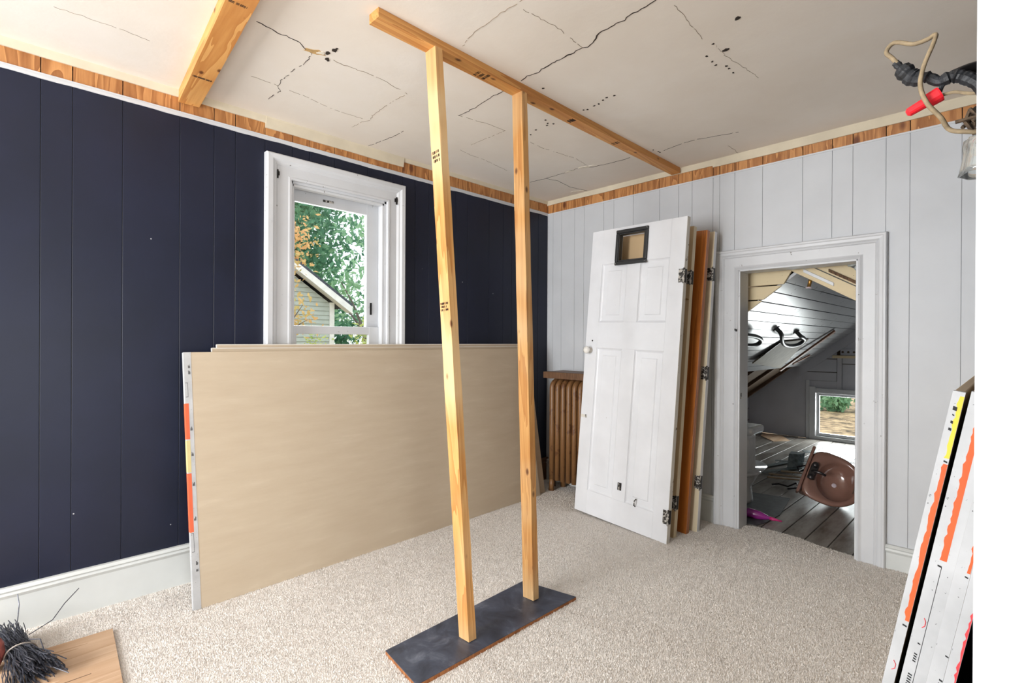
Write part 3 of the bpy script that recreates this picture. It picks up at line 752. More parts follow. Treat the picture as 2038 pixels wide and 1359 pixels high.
MB().prism([on_slope(-1.84, 5.13, .03), on_slope(-1.59, 5.2, .004), on_slope(-1.55, 5.95, .004), on_slope(-1.93, 6.2, .05)], Vector((sn, 0, -cs))*.012).obj('sheet', 'ply_grey', pn, .002)
MB().tube([on_slope(-1.83, 5.14, .034), on_slope(-1.58, 5.2, .012)], .006, 6).obj('edge_batten', 'dark_metal', pn)
tag(stick('wood_strip', on_slope(-1.96, 6.27, .07), on_slope(-1.42, 6.42, .02), .07, .02, (0, 1, 0), 'rust_brown'), 'brown wooden strip along the edge of the weathered panel', 'wood strip')
tag(stick('wood_strip', on_slope(-1.93, 6.75, .02), on_slope(-1.80, 6.95, .015), .04, .015, (0, 1, 0), 'rust_brown'), 'short reddish strip at the foot of the sloped ceiling', 'wood strip')
cl = thing('brass_spout', (-.93, 3.62, 1.66), 'small brass fitting hanging under the cream raking board', 'fitting')
MB().tube([(-.94, 3.66, 1.655), (-.955, 3.68, 1.61)], .011, 10).obj('tube', 'brass', cl, smooth=True)
MB().lathe([(.016, 0), (.018, .004), (.016, .008)], 12, Matrix.Translation((-.956, 3.682, 1.602))).obj('collar', 'can_end', cl)
hb = thing('hook_rack', (-1.5, AY-.03, 1.07), 'white rail with dark holes fixed to the attic end wall', 'rack')
bx('rail', 'attic_wall', -1.56, -1.1, AY-.012, AY+.004, 1.09, 1.17, hb, .003)
bx('ledge', 'cream_plank', -1.64, -1.1, AY-.05, AY+.004, 1.055, 1.088, hb, .004)
for q in range(7):
    MB().lathe([(.0135, 0), (.0135, .004)], 12, Matrix.Translation((-1.535+.06*q, AY-.010, 1.13)) @ Matrix.Rotation(math.pi/2, 4, 'X')).obj('hole', 'void', hb)

# ------------------------------------------------------------------ toilet
to = thing('toilet', (-1.55, 4.1, 0), 'old white toilet with tank, just inside the attic doorway', 'toilet')
bx('tank', 'toilet', -1.83, -1.425, 3.93, 4.13, .25, .55, to, .03)
bx('tank_lid', 'toilet', -1.86, -1.378, 3.90, 4.16, .548, .612, to, .022)
def oval(cx, cy, z, rx, ry, n=24): return [(cx+rx*math.cos(2*math.pi*k/n), cy+ry*math.sin(2*math.pi*k/n), z) for k in range(n)]
MB().loft([oval(-1.58, 4.1, .0052, .13, .17), oval(-1.58, 4.1, .03, .125, .165), oval(-1.58, 4.12, .12, .11, .15), oval(-1.58, 4.16, .2, .15, .22), oval(-1.58, 4.2, .255, .19, .27)]).obj('pedestal', 'toilet', to, smooth=True)
MB().loft([oval(-1.59, 4.12, .19, .13, .14), oval(-1.59, 4.10, .225, .19, .17), oval(-1.59, 4.08, .25, .205, .15)]).obj('tank_shelf', 'toilet', to, smooth=True)
bx('foot', 'toilet', -1.74, -1.475, 3.94, 4.2, .0052, .2, to, .04)
MB().loft([oval(-1.74, 4.38, .22, .16, .22), oval(-1.74, 4.38, .28, .185, .24), oval(-1.74, 4.38, .30, .18, .235)]).obj('bowl_rim', 'toilet', to, smooth=True)
MB().loft([oval(-1.74, 4.38, .301, .185, .24), oval(-1.74, 4.38, .32, .182, .238)]).obj('seat', 'black_plastic', to, smooth=True)
MB().lathe([(.007, 0), (.007, .003)], 10, Matrix.Translation((-1.47, 3.929, .33)) @ Matrix.Rotation(math.pi/2, 4, 'X')).obj('bolt_hole', 'rafter', to)

# ------------------------------------------------------------------ sink lying on its side
sk = thing('basin', (-1.05, 4.45, 0), 'rose pink basin lying on its side on the attic floor', 'sink')
N = 40
def ring_e(rx, ry, cy, z): return [(rx*math.cos(2*math.pi*k/N), cy+ry*math.sin(2*math.pi*k/N), z) for k in range(N)]
def ring_d(sc, z):
    out = []
    for k in range(N):
        a = 2*math.pi*k/N; c, s_ = math.cos(a), math.sin(a)
        if s_ >= 0: p = (.235*c, .26*s_)                        # rounded front
        else:                                                    # squarish back
            q = (abs(c)**4+abs(s_)**4)**(-.25); p = (.235*c*q*1.0, .2*s_*q)
        out.append((p[0]*sc, p[1]*sc, z))
    return out
# local: x across, y towards the front of the basin, z out of the bowl
rings = [ring_e(.03, .03, .05, -.13), ring_e(.1, .09, .05, -.125), ring_e(.155, .135, .05, -.08), ring_e(.175, .155, .05, -.02), ring_e(.185, .163, .05, 0), ring_d(.94, .004), ring_d(1.0, -.006), ring_d(.985, -.04), ring_e(.2, .18, .04, -.055), ring_e(.16, .14, .05, -.14), ring_e(.07, .07, .05, -.17)]
nrm = Vector((.34, -.80, .49)).normalized()
fy = Vector((.84, .20, -.30)); fy = (fy-nrm*fy.dot(nrm)).normalized(); fx = fy.cross(nrm)
SM = Matrix.Identity(4)
for i_, a_ in enumerate((fx, fy, nrm)):
    for j_ in range(3): SM[j_][i_] = a_[j_]*.86
for j_, v_ in enumerate((-1.01, 4.50, .225)): SM[j_][3] = v_
low = min((SM @ Vector(p)).z for r in rings for p in r); SM[2][3] -= low
MB().loft(rings).obj('bowl', 'sink', sk, smooth=True, Mx=SM)
MB().box(-.235, .235, -.215, -.19, -.045, .035).obj('backsplash', 'sink', sk, .01, Mx=SM)
MB().box(-.2, .2, -.19, -.1, -.15, -.03).obj('back_apron', 'sink', sk, .02, Mx=SM)
fc = MB().box(-.075, .075, -.175, -.115, .002, .022).obj('faucet_base', 'faucet', sk, .008, Mx=SM)
for xx in (-.062, .062):
    MB().lathe([(.02, .02), (.026, .03), (.026, .045), (.018, .055), (.004, .057)], 14, Matrix.Translation((xx, -.145, 0))).obj('knob', 'faucet', sk, smooth=True, Mx=SM)
MB().tube([(0, -.15, .02), (0, -.13, .045), (0, -.08, .055), (0, -.045, .045)], [.014, .014, .012, .011], 10).obj('spout', 'faucet', sk, smooth=True, Mx=SM)
MB().box(-.03, .03, .188, .1935, -.045, -.038).obj('overflow_slot', 'void', sk, Mx=SM)
MB().lathe([(.018, -.131), (.02, -.127), (.012, -.124)], 14, Matrix.Translation((0, .05, 0))).obj('drain', 'can_end', sk, Mx=SM)
MB().tube([(-.06, -.1, -.1), (-.09, -.2, -.14), (-.02, -.27, -.1), (.03, -.24, -.05), (-.02, -.2, -.06)], .008, 8).obj('supply_hose', 'dark_metal', sk, smooth=True, Mx=SM)

# lino scrap, bottle, debris
tag(MB().prism([(-1.60, 4.36, .001), (-1.27, 4.42, .001), (-1.20, 3.95, .001), (-1.215, 3.72, .001), (-1.24, 3.60, .001), (-1.60, 3.60, .001)], (0, 0, .004)).obj('lino_scrap', 'mat'), 'dark grey linoleum scrap on the attic floor under the toilet', 'flooring')
bt = thing('bottle', (-1.27, 3.74, .035), 'purple plastic bottle lying on the dark linoleum scrap', 'bottle')
bm_, L_ = frame((-1.355, 3.735, .037), (-1.13, 3.765, .018), (0, 0, 1))
MB().lathe([(.026, 0), (.03, .004), (.032, .012), (.032, .06), (.028, .09), (.018, .125), (.011, .145), (.010, .155)], 18).obj('body', 'purple', bt, smooth=True, Mx=bm_)
MB().lathe([(.024, -.002), (.024, .001)], 18).obj('base', 'can_end', bt, Mx=bm_)
MB().lathe([(.008, -.0035), (.008, -.001)], 10).obj('base_hole', 'void', bt, Mx=bm_)
MB().lathe([(.012, .15), (.012, .175), (.007, .195), (.005, .225)], 14).obj('cap', 'magenta', bt, smooth=True, Mx=bm_)
tag(MB().prism([(-2.4, 7.1, .001), (-2.15, 6.8, .001), (-2.02, 7.0, .001), (-2.2, 7.3, .001), (-2.45, 7.32, .001)], (0, 0, .006)).obj('cardboard_scrap', 'plywood'), 'rusty tan cardboard scrap on the attic floor by the end wall', 'cardboard')
deb = [((-1.78, 5.3), (-1.60, 5.95)), ((-1.70, 5.05), (-1.48, 5.55)), ((-1.62, 5.0), (-1.22, 5.12)), ((-1.58, 4.84), (-1.2, 5.0)), ((-1.55, 5.12), (-1.25, 5.22)), ((-1.72, 5.5), (-1.45, 5.6)),
       ((-1.62, 6.1), (-1.1, 6.55)), ((-1.55, 6.0), (-1.0, 6.4)), ((-1.5, 5.85), (-.95, 6.1)), ((-1.45, 5.7), (-.9, 5.95)), ((-1.4, 5.55), (-.85, 5.8)), ((-1.3, 5.4), (-.85, 5.6)), ((-1.66, 6.2), (-1.28, 6.5)), ((-1.35, 5.95), (-.95, 6.3))]
for q, (a, b) in enumerate(deb):
    wooden = q in (2, 3, 4)
    z = .012+.0085*(q % 7)
    p0, p1 = Vector((*a, z)), Vector((*b, z))
    if wooden:
        o = stick('wood_lath', p0, p1, .012, .028, (0, 0, 1), 'scrap_wood')
        tag(o, ['long wooden lath pointing from the toilet to the basin backsplash', 'wooden lath on the attic floor just behind the dark hose scrap', 'short wooden lath scrap beside the dark hose scrap'][q-2], 'wood scrap')
    else:
        mx, L = frame(p0, p1, (0, 0, 1)); w = random.uniform(.022, .035)
        o = MB().box(-.002, .002, -w, w, 0, L).obj('metal_strip', 'scrap_metal', None, .0015, Mx=mx)
        o.modifiers.clear()
        if q in (0, 1, 5): tag(o, 'grey metal strip on the attic floor between toilet and basin', 'metal strip', 'metal strips between toilet and basin')
        else: tag(o, 'grey metal strip in the heap between basin and attic window', 'metal strip', 'metal strips in the heap by the attic window')
tag(MB().prism([(-1.62, 5.6, .004), (-1.5, 5.62, .004), (-1.52, 5.5, .004), (-1.6, 5.46, .004)], (.01, .03, .14)).obj('metal_bracket', 'scrap_metal'), 'upright bent metal bracket in the scrap heap behind the basin', 'bracket')
tag(MB().tube([(-1.5, 4.72, .01), (-1.44, 4.70, .03), (-1.38, 4.74, .012), (-1.32, 4.76, .05), (-1.28, 4.70, .03), (-1.36, 4.66, .012)], .007, 7).obj('hose_scrap', 'dark_metal', smooth=True), 'dark twisted hose scrap on the floor beside the basin', 'hose')

# ------------------------------------------------------------------ shoring frame (header on two studs) and its base board
sf = thing('shoring_frame', (-1.64, 1.56, .02), 'pine stud frame of two posts under a ceiling beam', 'support frame')
HZ = 2.469
stick('header_beam', (-1.741, .985, HZ+.0195), (-1.757, 3.432, HZ+.0195), .067, .039, (1, 0, 0), 'pine_beam', sf, .0015, seed=2)
stick('post', (-1.598, 1.347, .0215), (-1.741, 1.265, HZ+.0005), .067, .037, (1, .0, 0), 'pine', sf, .003, seed=5)
stick('post', (-1.638, 1.775, .021), (-1.745, 1.788, HZ+.0005), .067, .037, (1, .0, 0), 'pine', sf, .003, seed=9)
def stamp(p, u, v, n, w, h, rows, parent, seed, dense=.75, box=False):
    """block of small ink marks on a face: p corner, u across, v along, n outward"""
    rng = random.Random(seed); p, u, v, n = (Vector(a) for a in (p, u, v, n)); u.normalize(); v.normalize(); n.normalize()
    mb = MB()
    def r(a0, a1, b0, b1):
        q = [p+u*a0+v*b0, p+u*a1+v*b0, p+u*a1+v*b1, p+u*a0+v*b1]
        mb.prism([x+n*.0008 for x in q], -n*.0012)
    for k in range(rows):
        y0 = h*k/rows; y1 = h*(k+.72)/rows; xx = 0
        while xx < w:
            ww = rng.uniform(.0009, .0026)
            if rng.random() < dense: r(xx, min(w, xx+ww), y0+rng.uniform(0, .15)*h/rows, y1)
            xx += ww+.0012
    if box:
        for a in ((-.003, w+.003, -.004, -.0028), (-.003, w+.003, h+.001, h+.0022), (-.003, -.0018, -.004, h+.002), (w+.0018, w+.003, -.004, h+.002)): r(*a)
    mb.obj('grade_stamp', 'stamp', parent)['kind'] = 'stuff'
dn = (0, 0, -1)
stamp((-1.768, 1.50, HZ), (1, 0, 0), (0, 1, 0), dn, .052, .075, 3, sf, 1, .7)
stamp((-1.77, 2.18, HZ), (1, 0, 0), (0, 1, 0), dn, .048, .05, 1, sf, 2, .85)
stamp((-1.77, 2.62, HZ), (1, 0, 0), (0, 1, 0), dn, .046, .05, 1, sf, 3, .7)
def post_pt(p0, p1, z): p0, p1 = Vector(p0), Vector(p1); return p0.lerp(p1, (z-p0.z)/(p1.z-p0.z))
for z, hh, sd in ((1.37, .04, 4), (1.99, .055, 5)):
    c = post_pt((-1.598, 1.347, .02), (-1.741, 1.265, HZ), z)
    stamp(c+Vector((-.028, -.0188, 0)), (1, 0, .058), (-.058, -.033, 1), (.0, -1, -.033), .05, hh, 3, sf, sd, .6)
bb = thing('base_board', (-1.64, 1.48, 0), 'scuffed dark navy board lying on the carpet under the posts', 'board')
PC = [(-1.762, 1.062), (-1.782, 1.872), (-1.492, 1.938), (-1.508, 1.035)]
MB().prism([(x, y, .002) for x, y in PC], (0, 0, .015)).obj('core', 'plate_edge', bb, .001)
MB().prism([(x*1.0, y, .0165) for x, y in PC], (0, 0, .0033)).obj('laminate_top', 'plate', bb, .001)

# single stud under the ceiling at the left
b1 = stick('ceiling_board', (-3.0, .652, 2.447+.031), (-1.2, .535, 2.447+.029), .092, .06, (0, 1, 0), 'pine_beam', None, .0015, .008, 14)
tag(b1, 'flat pine board under the ceiling ending above the navy wall', 'board')
c0 = Vector((-2.62, .585, 2.447))
stamp((-2.66, .588, 2.4472), (0, 1, -.0), (1, -.065, 0), dn, .08, .022, 1, b1, 8, .75)
stamp((-1.98, .548, 2.4472), (0, 1, -.0), (1, -.065, 0), dn, .06, .022, 1, b1, 9, .75)

# ------------------------------------------------------------------ drywall stack against the navy wall
def lean_frame(xb, y0, rot, lean):
    return Matrix.Translation((xb, y0, .003)) @ Matrix.Rotation(rot, 4, 'Z') @ Matrix.Rotation(lean, 4, 'Y')
ROTL = math.radians(1.25)
LN = math.radians(-9.3)
grp = 'drywall sheets leaning on the navy wall'
def sheet_left(xb, y0, lean, label, thick=.0127, taped=False, length=2.438, hgt=1.1985):
    mx = lean_frame(xb, y0, ROTL, lean)
    t = tag(empty('drywall_sheet', (0, 0, 0)), label, 'drywall', grp); t.matrix_world = mx
    MB().box(-thick, 0, 0, length, 0, hgt).obj('board', 'drywall', t, .002, Mx=mx)
    if taped:
        MB().box(-thick-.0006, .0006, -.0008, .0, .002, 1.198).box(0.0, .0008, -.0008, .03, .002, 1.198).obj('end_tape', 'tape', t, Mx=mx)
        for (z0, z1, c) in ((.78, .95, 'orange_pale'), (.625, .775, 'yellow_pale'), (.35, .62, 'orange_pale'), (.26, .345, 'tape'), (.98, 1.05, 'tape')):
            if c == 'tape':
                for (a, b, e, f) in ((.002, .012, z0, z0+.002), (.002, .012, z1-.002, z1), (.011, .012, z0, z1)):
                    MB().box(.0006, .0012, a, b, e, f).obj('printed_frame', 'black_ink', t, Mx=mx)
                continue
            MB().box(.0006, .0012, -.001, .013, z0, z1).box(-thick-.0008, .0012, -.0014, -.0006, z0, z1).obj('printed_band', c, t, Mx=mx)
        mb = MB(); rng = random.Random(4)
        for zz in (.17, .2, .4, .56, .7, .82, 1.09, 1.12):
            for q in range(6): mb.box(.0006, .0012, .016+.0015*q, .0168+.0015*q, zz, zz+rng.uniform(.008, .02))
        mb.obj('printed_marks', 'black_ink', t, Mx=mx)['kind'] = 'stuff'
    else:
        MB().box(-thick-.0004, .0004, -.0008, .002, .0, hgt).obj('end_paper', 'gypsum', t, Mx=mx)
        MB().box(-thick-.0004, .0004, 0, length, hgt-.004, hgt+.0006).obj('factory_edge', 'gypsum', t, Mx=mx)
    return t
sheet_left(-2.655, .605, LN, 'front drywall sheet of the stack, white taped end with orange bands', .025, True)
sheet_left(-2.6862, .735, LN, 'second drywall sheet, behind the taped front sheet on the navy wall', .0127, length=2.40, hgt=1.218)
sheet_left(-2.7012, .762, LN, 'rearmost drywall sheet of the stack leaning on the navy wall', .0127, length=2.385, hgt=1.236)

# ------------------------------------------------------------------ drywall stack at the doorway side
LR = math.atan(.1765); grp2 = 'drywall sheets by the doorway casing'
def sheet_right(xb, thick, label, y0=1.0, length=2.4, hgt=1.194):
    mx = lean_frame(xb, y0, 0, LR)
    t = tag(empty('drywall_sheet', (0, 0, 0)), label, 'drywall', grp2); t.matrix_world = mx
    MB().box(0, thick, 0, length, 0, hgt).obj('board', 'drywall', t, .002, Mx=mx)
    MB().box(-.0005, thick+.0005, -.0012, .0, .001, hgt-.001).box(-.0005, thick+.0005, -.0012, .012, hgt-.001, hgt+.0005).obj('end_tape', 'tape', t, Mx=mx)
    return t, mx
def band(t, mx, x0, x1, z0, z1, col, seed, ragged_left=True):
    rng = random.Random(seed); n = int((z1-z0)/.006)
    L = []; R = []
    for k in range(n+1):
        z = z0+(z1-z0)*k/n
        L.append((x0+(rng.uniform(-.0016, .0012) if ragged_left else 0), -.0014, z)); R.append((x1, -.0014, z))
    mb = MB()
    for k in range(n):
        mb.prism([L[k], R[k], R[k+1], L[k+1]], (0, .0006, 0))
    mb.obj('printed_band', col, t, Mx=mx)
def marks(t, mx, items):
    mb = MB()
    for x0, x1, z0, z1 in items: mb.prism([(x0, -.0016, z0), (x1, -.0016, z0-.001), (x1, -.0016, z1-.001), (x0, -.0016, z1)], (0, .0006, 0))
    mb.obj('printed_marks', 'black_ink', t, Mx=mx)['kind'] = 'stuff'
XB = -.2735
t, mx = sheet_right(XB, .0135, 'outermost drywall sheet at the doorway, yellow band above orange on its end')
band(t, mx, .0085, .0137, 1.092, 1.188, 'yellow', 1); band(t, mx, .0075, .0137, .825, 1.083, 'orange', 2)
marks(t, mx, [(.008, .0125, 1.086, 1.0885), (.007, .0125, .816, .8185), (.004, .009, 1.166, 1.172), (.005, .0075, 1.158, 1.16), (.005, .008, 1.146, 1.15), (.0045, .008, 1.135, 1.139), (.006, .01, .69, .692)])
mb = MB().tube([(.007, -.0016, .755), (.0105, -.0016, .75), (.0105, -.0016, .743), (.007, -.0016, .739)], .0006, 5); mb.obj('printed_arc', 'red_ink', t, Mx=mx)
t, mx = sheet_right(XB+.0205, .0285, 'double drywall sheet with a long orange band on its white end')
band(t, mx, .011, .0185, .935, 1.165, 'orange', 3); band(t, mx, .011, .018, 1.171, 1.19, 'yellow', 4)
marks(t, mx, [(.010, .0165, 1.166, 1.169), (.0095, .0145, .9245, .927), (.0142, .0148, .6, .925), (.009, .0125, .795, .797)]+[(.0068, .0118, .708+.0042*q, .710+.0042*q) for q in range(9)]+[(.008, .0118, .765+.004*q, .767+.004*q) for q in range(4)])
MB().tube([(.0095, -.0016, .838), (.0122, -.0016, .833), (.0122, -.0016, .826), (.0095, -.0016, .822)], .0006, 5).obj('printed_arc', 'red_ink', t, Mx=mx)
t, mx = sheet_right(XB+.0505, .0165, 'drywall sheet with a thin orange-red band low on its grey-white end')
band(t, mx, .0125, .0165, .925, 1.08, 'orange', 5); marks(t, mx, [(.0115, .0155, .918, .92), (.0125, .0165, .79, .792)]+[(.0125, .0165, .66+.006*q, .6625+.006*q) for q in range(16)])
t, mx = sheet_right(XB+.0685, .0125, 'innermost drywall sheet at the doorway with a pink-red edge on its end')
band(t, mx, .0105, .0127, .4, 1.0, 'red_ink', 6)
tag(bx('painted_board', 'navy_panel', -.185, XR-.002, 1.55, 3.41, .002, .02), 'navy painted board lying on the floor behind the drywall by the doorway', 'board')

# ------------------------------------------------------------------ radiator with a shelf board
ra = thing('radiator', (-2.45, 3.28, 0), 'bronze painted cast iron column radiator in the corner', 'radiator')
for q in range(8):
    xx = -2.735+.0585*q; mb = MB()
    y0, y1, r = 3.215, 3.36, .0235
    path = [(xx, y0, .10), (xx, y0, .5), (xx, y0, .86)]
    for a in range(1, 8):
        an = math.pi*a/8; path.append((xx, (y0+y1)/2-math.cos(an)*(y1-y0)/2, .86+math.sin(an)*.058))
    path += [(xx, y1, .86), (xx, y1, .5), (xx, y1, .10)]
    mb.tube(path, r, 12)
    mb.tube([(xx, y0, .115), (xx, y1, .115)], .022, 10).tube([(xx-.029, (y0+y1)/2, .14), (xx+.029, (y0+y1)/2, .14)], .024, 10).tube([(xx-.029, (y0+y1)/2, .84), (xx+.029, (y0+y1)/2, .84)], .024, 10)
    if q in (0, 7):
        mb.tube([(xx, y0, .11), (xx, y0-.005, 0.004)], [.02, .024], 10).tube([(xx, y1, .11), (xx, y1+.005, .004)], [.02, .024], 10)
    mb.obj('section', 'radiator', ra, smooth=True)
MB().tube([(-2.80, 3.32, .14), (-2.74, 3.32, .14)], .018, 10).tube([(-2.80, 3.32, .0), (-2.80, 3.32, .16)], .013, 10).tube([(-2.80, 3.32, .16), (-2.80, 3.32, .2)], .02, 8).obj('valve', 'radiator', ra, smooth=True)
tag(bx('shelf_board', 'shelf_brown', -2.795, -2.295, 3.165, 3.43, .941, .995, None, .003), 'dark brown shelf board on top of the radiator', 'shelf')

# ------------------------------------------------------------------ four leaning doors
def make_door(loc, rotz, lean, tilt, w, h, th, mat, edge_mat, label, pet=False, hinges=(), detail=True, knob=False):
    # local: x width (right edge at x=0, left at -w), y thickness (front 0), z up
    mx = Matrix.Translation(loc) @ Matrix.Rotation(rotz, 4, 'Z') @ Matrix.Rotation(-lean, 4, 'X') @ Matrix.Rotation(tilt, 4, 'Y')
    d = tag(empty('panel_door', (0, 0, 0)), label, 'door', 'old doors leaning by the radiator'); d.matrix_world = mx
    st = .108; mu = .108; pwid = (w-2*st-mu)/2
    zs = [0, .165, 1.185, 1.37, h-.248, h]
    def P(name, x0, x1, z0, z1, y0=0, y1=th, mt=mat, bev=.0015): return MB().box(x0, x1, y0, y1, z0, z1).obj(name, mt, d, bev, Mx=mx)
    P('stile', -w, -w+st, 0, h); P('stile', -st, 0, 0, h)
    P('rail', -w+st, -st, zs[0], zs[1]); P('rail', -w+st, -st, zs[2], zs[3])
    xa, xb = -w+st, -st
    if pet:
        hx0, hx1, hz0, hz1 = -w+.252, -w+.468, h-.243, h-.045
        MB().box(xa, hx0, 0, th, zs[4], h).box(hx1, xb, 0, th, zs[4], h).box(hx0, hx1, 0, th, hz1, h).box(hx0, hx1, 0, th, zs[4], hz0).obj('rail', mat, d, Mx=mx)
    else: P('rail', xa, xb, zs[4], zs[5])
    m0, m1 = -w+st+pwid, -w+st+pwid+mu
    P('mullion', m0, m1, zs[1], zs[2]); P('mullion', m0, m1, zs[3], zs[4])
    for (x0, x1) in ((xa, m0), (m1, xb)):
        for (z0, z1) in ((zs[1], zs[2]), (zs[3], zs[4])):
            mb = MB(); e = .014; b = .05
            # moulding frame and raised field
            def rr(i): return [(x0+i, z0+i), (x1-i, z0+i), (x1-i, z1-i), (x0+i, z1-i)]
            lv = [(0, .004), (.006, .010), (e, .014), (b, .014), (b+.005, .009), (b+.006, .009)]
            mb.loft([[(x, y, z) for x, z in rr(i)] for i, y in lv], False, True)
            mb.box(x0, x1, th*.5, th*.7, z0, z1)
            mb.obj('panel', mat, d, Mx=mx)
    if edge_mat != mat:
        MB().box(-.0005, .0008, 0.001, th-.001, 0.001, h-.001).obj('edge', edge_mat, d, Mx=mx)
    for hz in hinges:
        mb = MB().box(-.036, -.004, -.0025, .0005, hz, hz+.085)
        hg = mb.obj('hinge', 'old_metal', d, .001, Mx=mx)
        MB().tube([(.002, -.003, hz-.006), (.002, -.003, hz+.091)], .006, 10).obj('knuckle', 'old_metal', hg, smooth=True, Mx=mx)
        MB().box(.0006, .003, 0, th*.8, hz, hz+.085).obj('leaf', 'dark_metal', hg, Mx=mx)
    if pet:
        o = .024
        mb = MB()
        for (a0, a1, c0, c1) in ((hx0-o, hx1+o, hz1, hz1+o), (hx0-o, hx1+o, hz0-o, hz0), (hx0-o, hx0, hz0, hz1), (hx1, hx1+o, hz0, hz1)):
            mb.box(a0, a1, -.016, 0, c0, c1)
        fr = mb.obj('pet_flap_frame', 'black_plastic', d, .005, Mx=mx)
        mb = MB()
        for (a0, a1, c0, c1) in ((hx0, hx1, hz1-.01, hz1), (hx0, hx1, hz0, hz0+.01), (hx0, hx0+.006, hz0, hz1), (hx1-.006, hx1, hz0, hz1)):
            mb.box(a0, a1, -.01, th*.75, c0, c1)
        mb.obj('tunnel_liner', 'black_plastic', fr, .002, Mx=mx)
        for a0 in (hx0-o*.6, hx1+o*.6):
            for c0 in (hz0-o*.6, hz1+o*.6):
                MB().lathe([(.004, 0), (.003, .002)], 8, Matrix.Translation((a0, -.016, c0)) @ Matrix.Rotation(math.pi/2, 4, 'X')).obj('screw', 'old_metal', fr, Mx=mx)
    if knob:
        kx = -w+.052
        kn = MB().lathe([(.02, 0), (.02, .005), (.009, .008), (.009, .025), (.02, .03), (.027, .042), (.024, .055), (.012, .062), (.002, .063)], 18, Matrix.Translation((kx, 0, 1.165)) @ Matrix.Rotation(math.pi/2, 4, 'X')).obj('knob', 'porcelain_knob', d, smooth=True, Mx=mx)
        MB().lathe([(.006, 0), (.006, .0015)], 10, Matrix.Translation((kx+.012, 0, 1.235)) @ Matrix.Rotation(math.pi/2, 4, 'X')).obj('keyhole', 'black_ink', d, Mx=mx)
        lp = MB().box(-w+.005, -w+.06, -.001, .001, .675, .695).obj('latch_scar', 'door_edge', d, Mx=mx)
        MB().box(-w+.045, -w+.055, -.003, 0, .675, .697).obj('latch_stub', 'old_metal', lp, Mx=mx)
        MB().box(m0+.045, m0+.075, -.004, .0, .235, .285).obj('latch_plate', 'dark_metal', d, .001, Mx=mx)
        MB().box(m0+.052, m0+.062, -.006, -.003, .238, .282).box(m0+.068, m0+.073, -.006, -.003, .238, .282).obj('latch_bar', 'old_metal', d, .001, Mx=mx)
        MB().tube([(m1+.085, .006, .16), (m1+.085, -.012, .17), (m1+.085, -.012, .2), (m1+.085, .006, .21)], .004, 8).obj('hook', 'old_metal', d, Mx=mx)
    return d
make_door((-1.515, 2.865, .003), math.radians(-5.2), math.radians(3.6), math.radians(1.55), .77, 2.035, .035, 'door_white', 'door_edge',
          'white panelled door with a black pet flap frame, front of the leaning doors', True, (.12, 1.62), knob=True)
make_door((-1.53, 2.985, .003), math.radians(-4.4), math.radians(3.7), math.radians(1.6), .76, 1.995, .035, 'door_tan', 'door_cream',
          'cream chipped door second in the stack, behind the pet flap door', hinges=(.18, 1.62))
make_door((-1.505, 3.105, .003), math.radians(-3.4), math.radians(3.8), math.radians(1.9), .76, 1.985, .036, 'door_brown', 'door_brown',
          'varnished orange-brown wooden door between two cream doors')
make_door((-1.472, 3.19, .003), math.radians(-2.2), math.radians(4.2), math.radians(1.2), .76, 1.99, .035, 'door_cream', 'door_white',
          'cream door rearmost of the leaning stack, against the white wall', hinges=(.28, 1.0, 1.66))

# ------------------------------------------------------------------ plywood offcut and tie-wire bundle
py = thing('plywood_offcut', (-2.4, -.05, 0), 'pale plywood offcut lying on the carpet under the wire bundle', 'plywood')
PP = [(-2.712, .318), (-2.06, .285), (-2.09, -.42), (-2.735, -.40)]
MB().prism([(x, y, .006) for x, y in PP], (0, 0, .010)).obj('core', 'plywood_edge', py, .001)
MB().prism([(x, y, .016) for x, y in PP], (0, 0, .0015)).obj('face_veneer', 'plywood', py)
MB().box(-2.4, -2.398, .02, .2, .0172, .0182, ).obj('split', 'stamp', py, Mx=Matrix.Translation((0, .02, 0)))
wbn = thing('wire_bundle', (-2.62, .03, .02), 'tied bundle of dark grey steel wires on the plywood offcut', 'wire bundle')
rng = random.Random(5); mb = MB()
for q in range(170):
    a = rng.uniform(0, 6.283); rr = .047*math.sqrt(rng.random())
    cy, cz = rr*math.cos(a), rr*.8*math.sin(a)
    x0 = -2.86+rng.uniform(-.03, .03); x1 = -2.475+rng.uniform(-.045, .035); pts = []
    ph = rng.uniform(0, 6)
    for k in range(9):
        t = k/8; xx = x0+(x1-x0)*t
        sp = .75+1.5*abs(t-.52)**1.3 if t < .52 else .75+2.1*(t-.52)
        wob = .0035*math.sin(t*15+ph)
        yy = .035+cy*sp+wob-.0+.22*(xx+2.66)
        zz = .062+cz*sp*1.05+.003*math.cos(t*13+ph)
        pts.append((xx, yy, max(.0205, zz-.03*max(0, t-.6))))
    mb.tube(pts, .0017, 4)
so = mb.obj('strands', 'wire_grey', wbn); so['kind'] = 'stuff'
ring = []
for k in range(25):
    a = 2*math.pi*k/24; ring.append((-2.645+.012*math.sin(a), .038+.045*math.cos(a), .061+.043*math.sin(a)))
MB().tube(ring, .003, 6).obj('tie', 'tie_wire', wbn)
MB().tube([(-2.70, .06, .10), (-2.74, .13, .115), (-2.80, .17, .145), (-2.86, .22, .17)], .0018, 5).obj('loose_strand', 'wire_grey', wbn)
MB().tube([(-2.72, .02, .1), (-2.80, .03, .13), (-2.84, .035, .175), (-2.86, .03, .21)], .0018, 5).obj('loose_strand', 'wire_grey', wbn)
MB().tube([(-2.66, .06, .1), (-2.62, .09, .105), (-2.56, .10, .08), (-2.48, .12, .05), (-2.44, .16, .03)], .0018, 5).obj('loose_strand', 'wire_grey', wbn)
rg = thing('rusty_lump', (-2.66, -.045, .02), 'rounded rusty red object beside the wire bundle', 'object')
mbl = MB(); rl = []
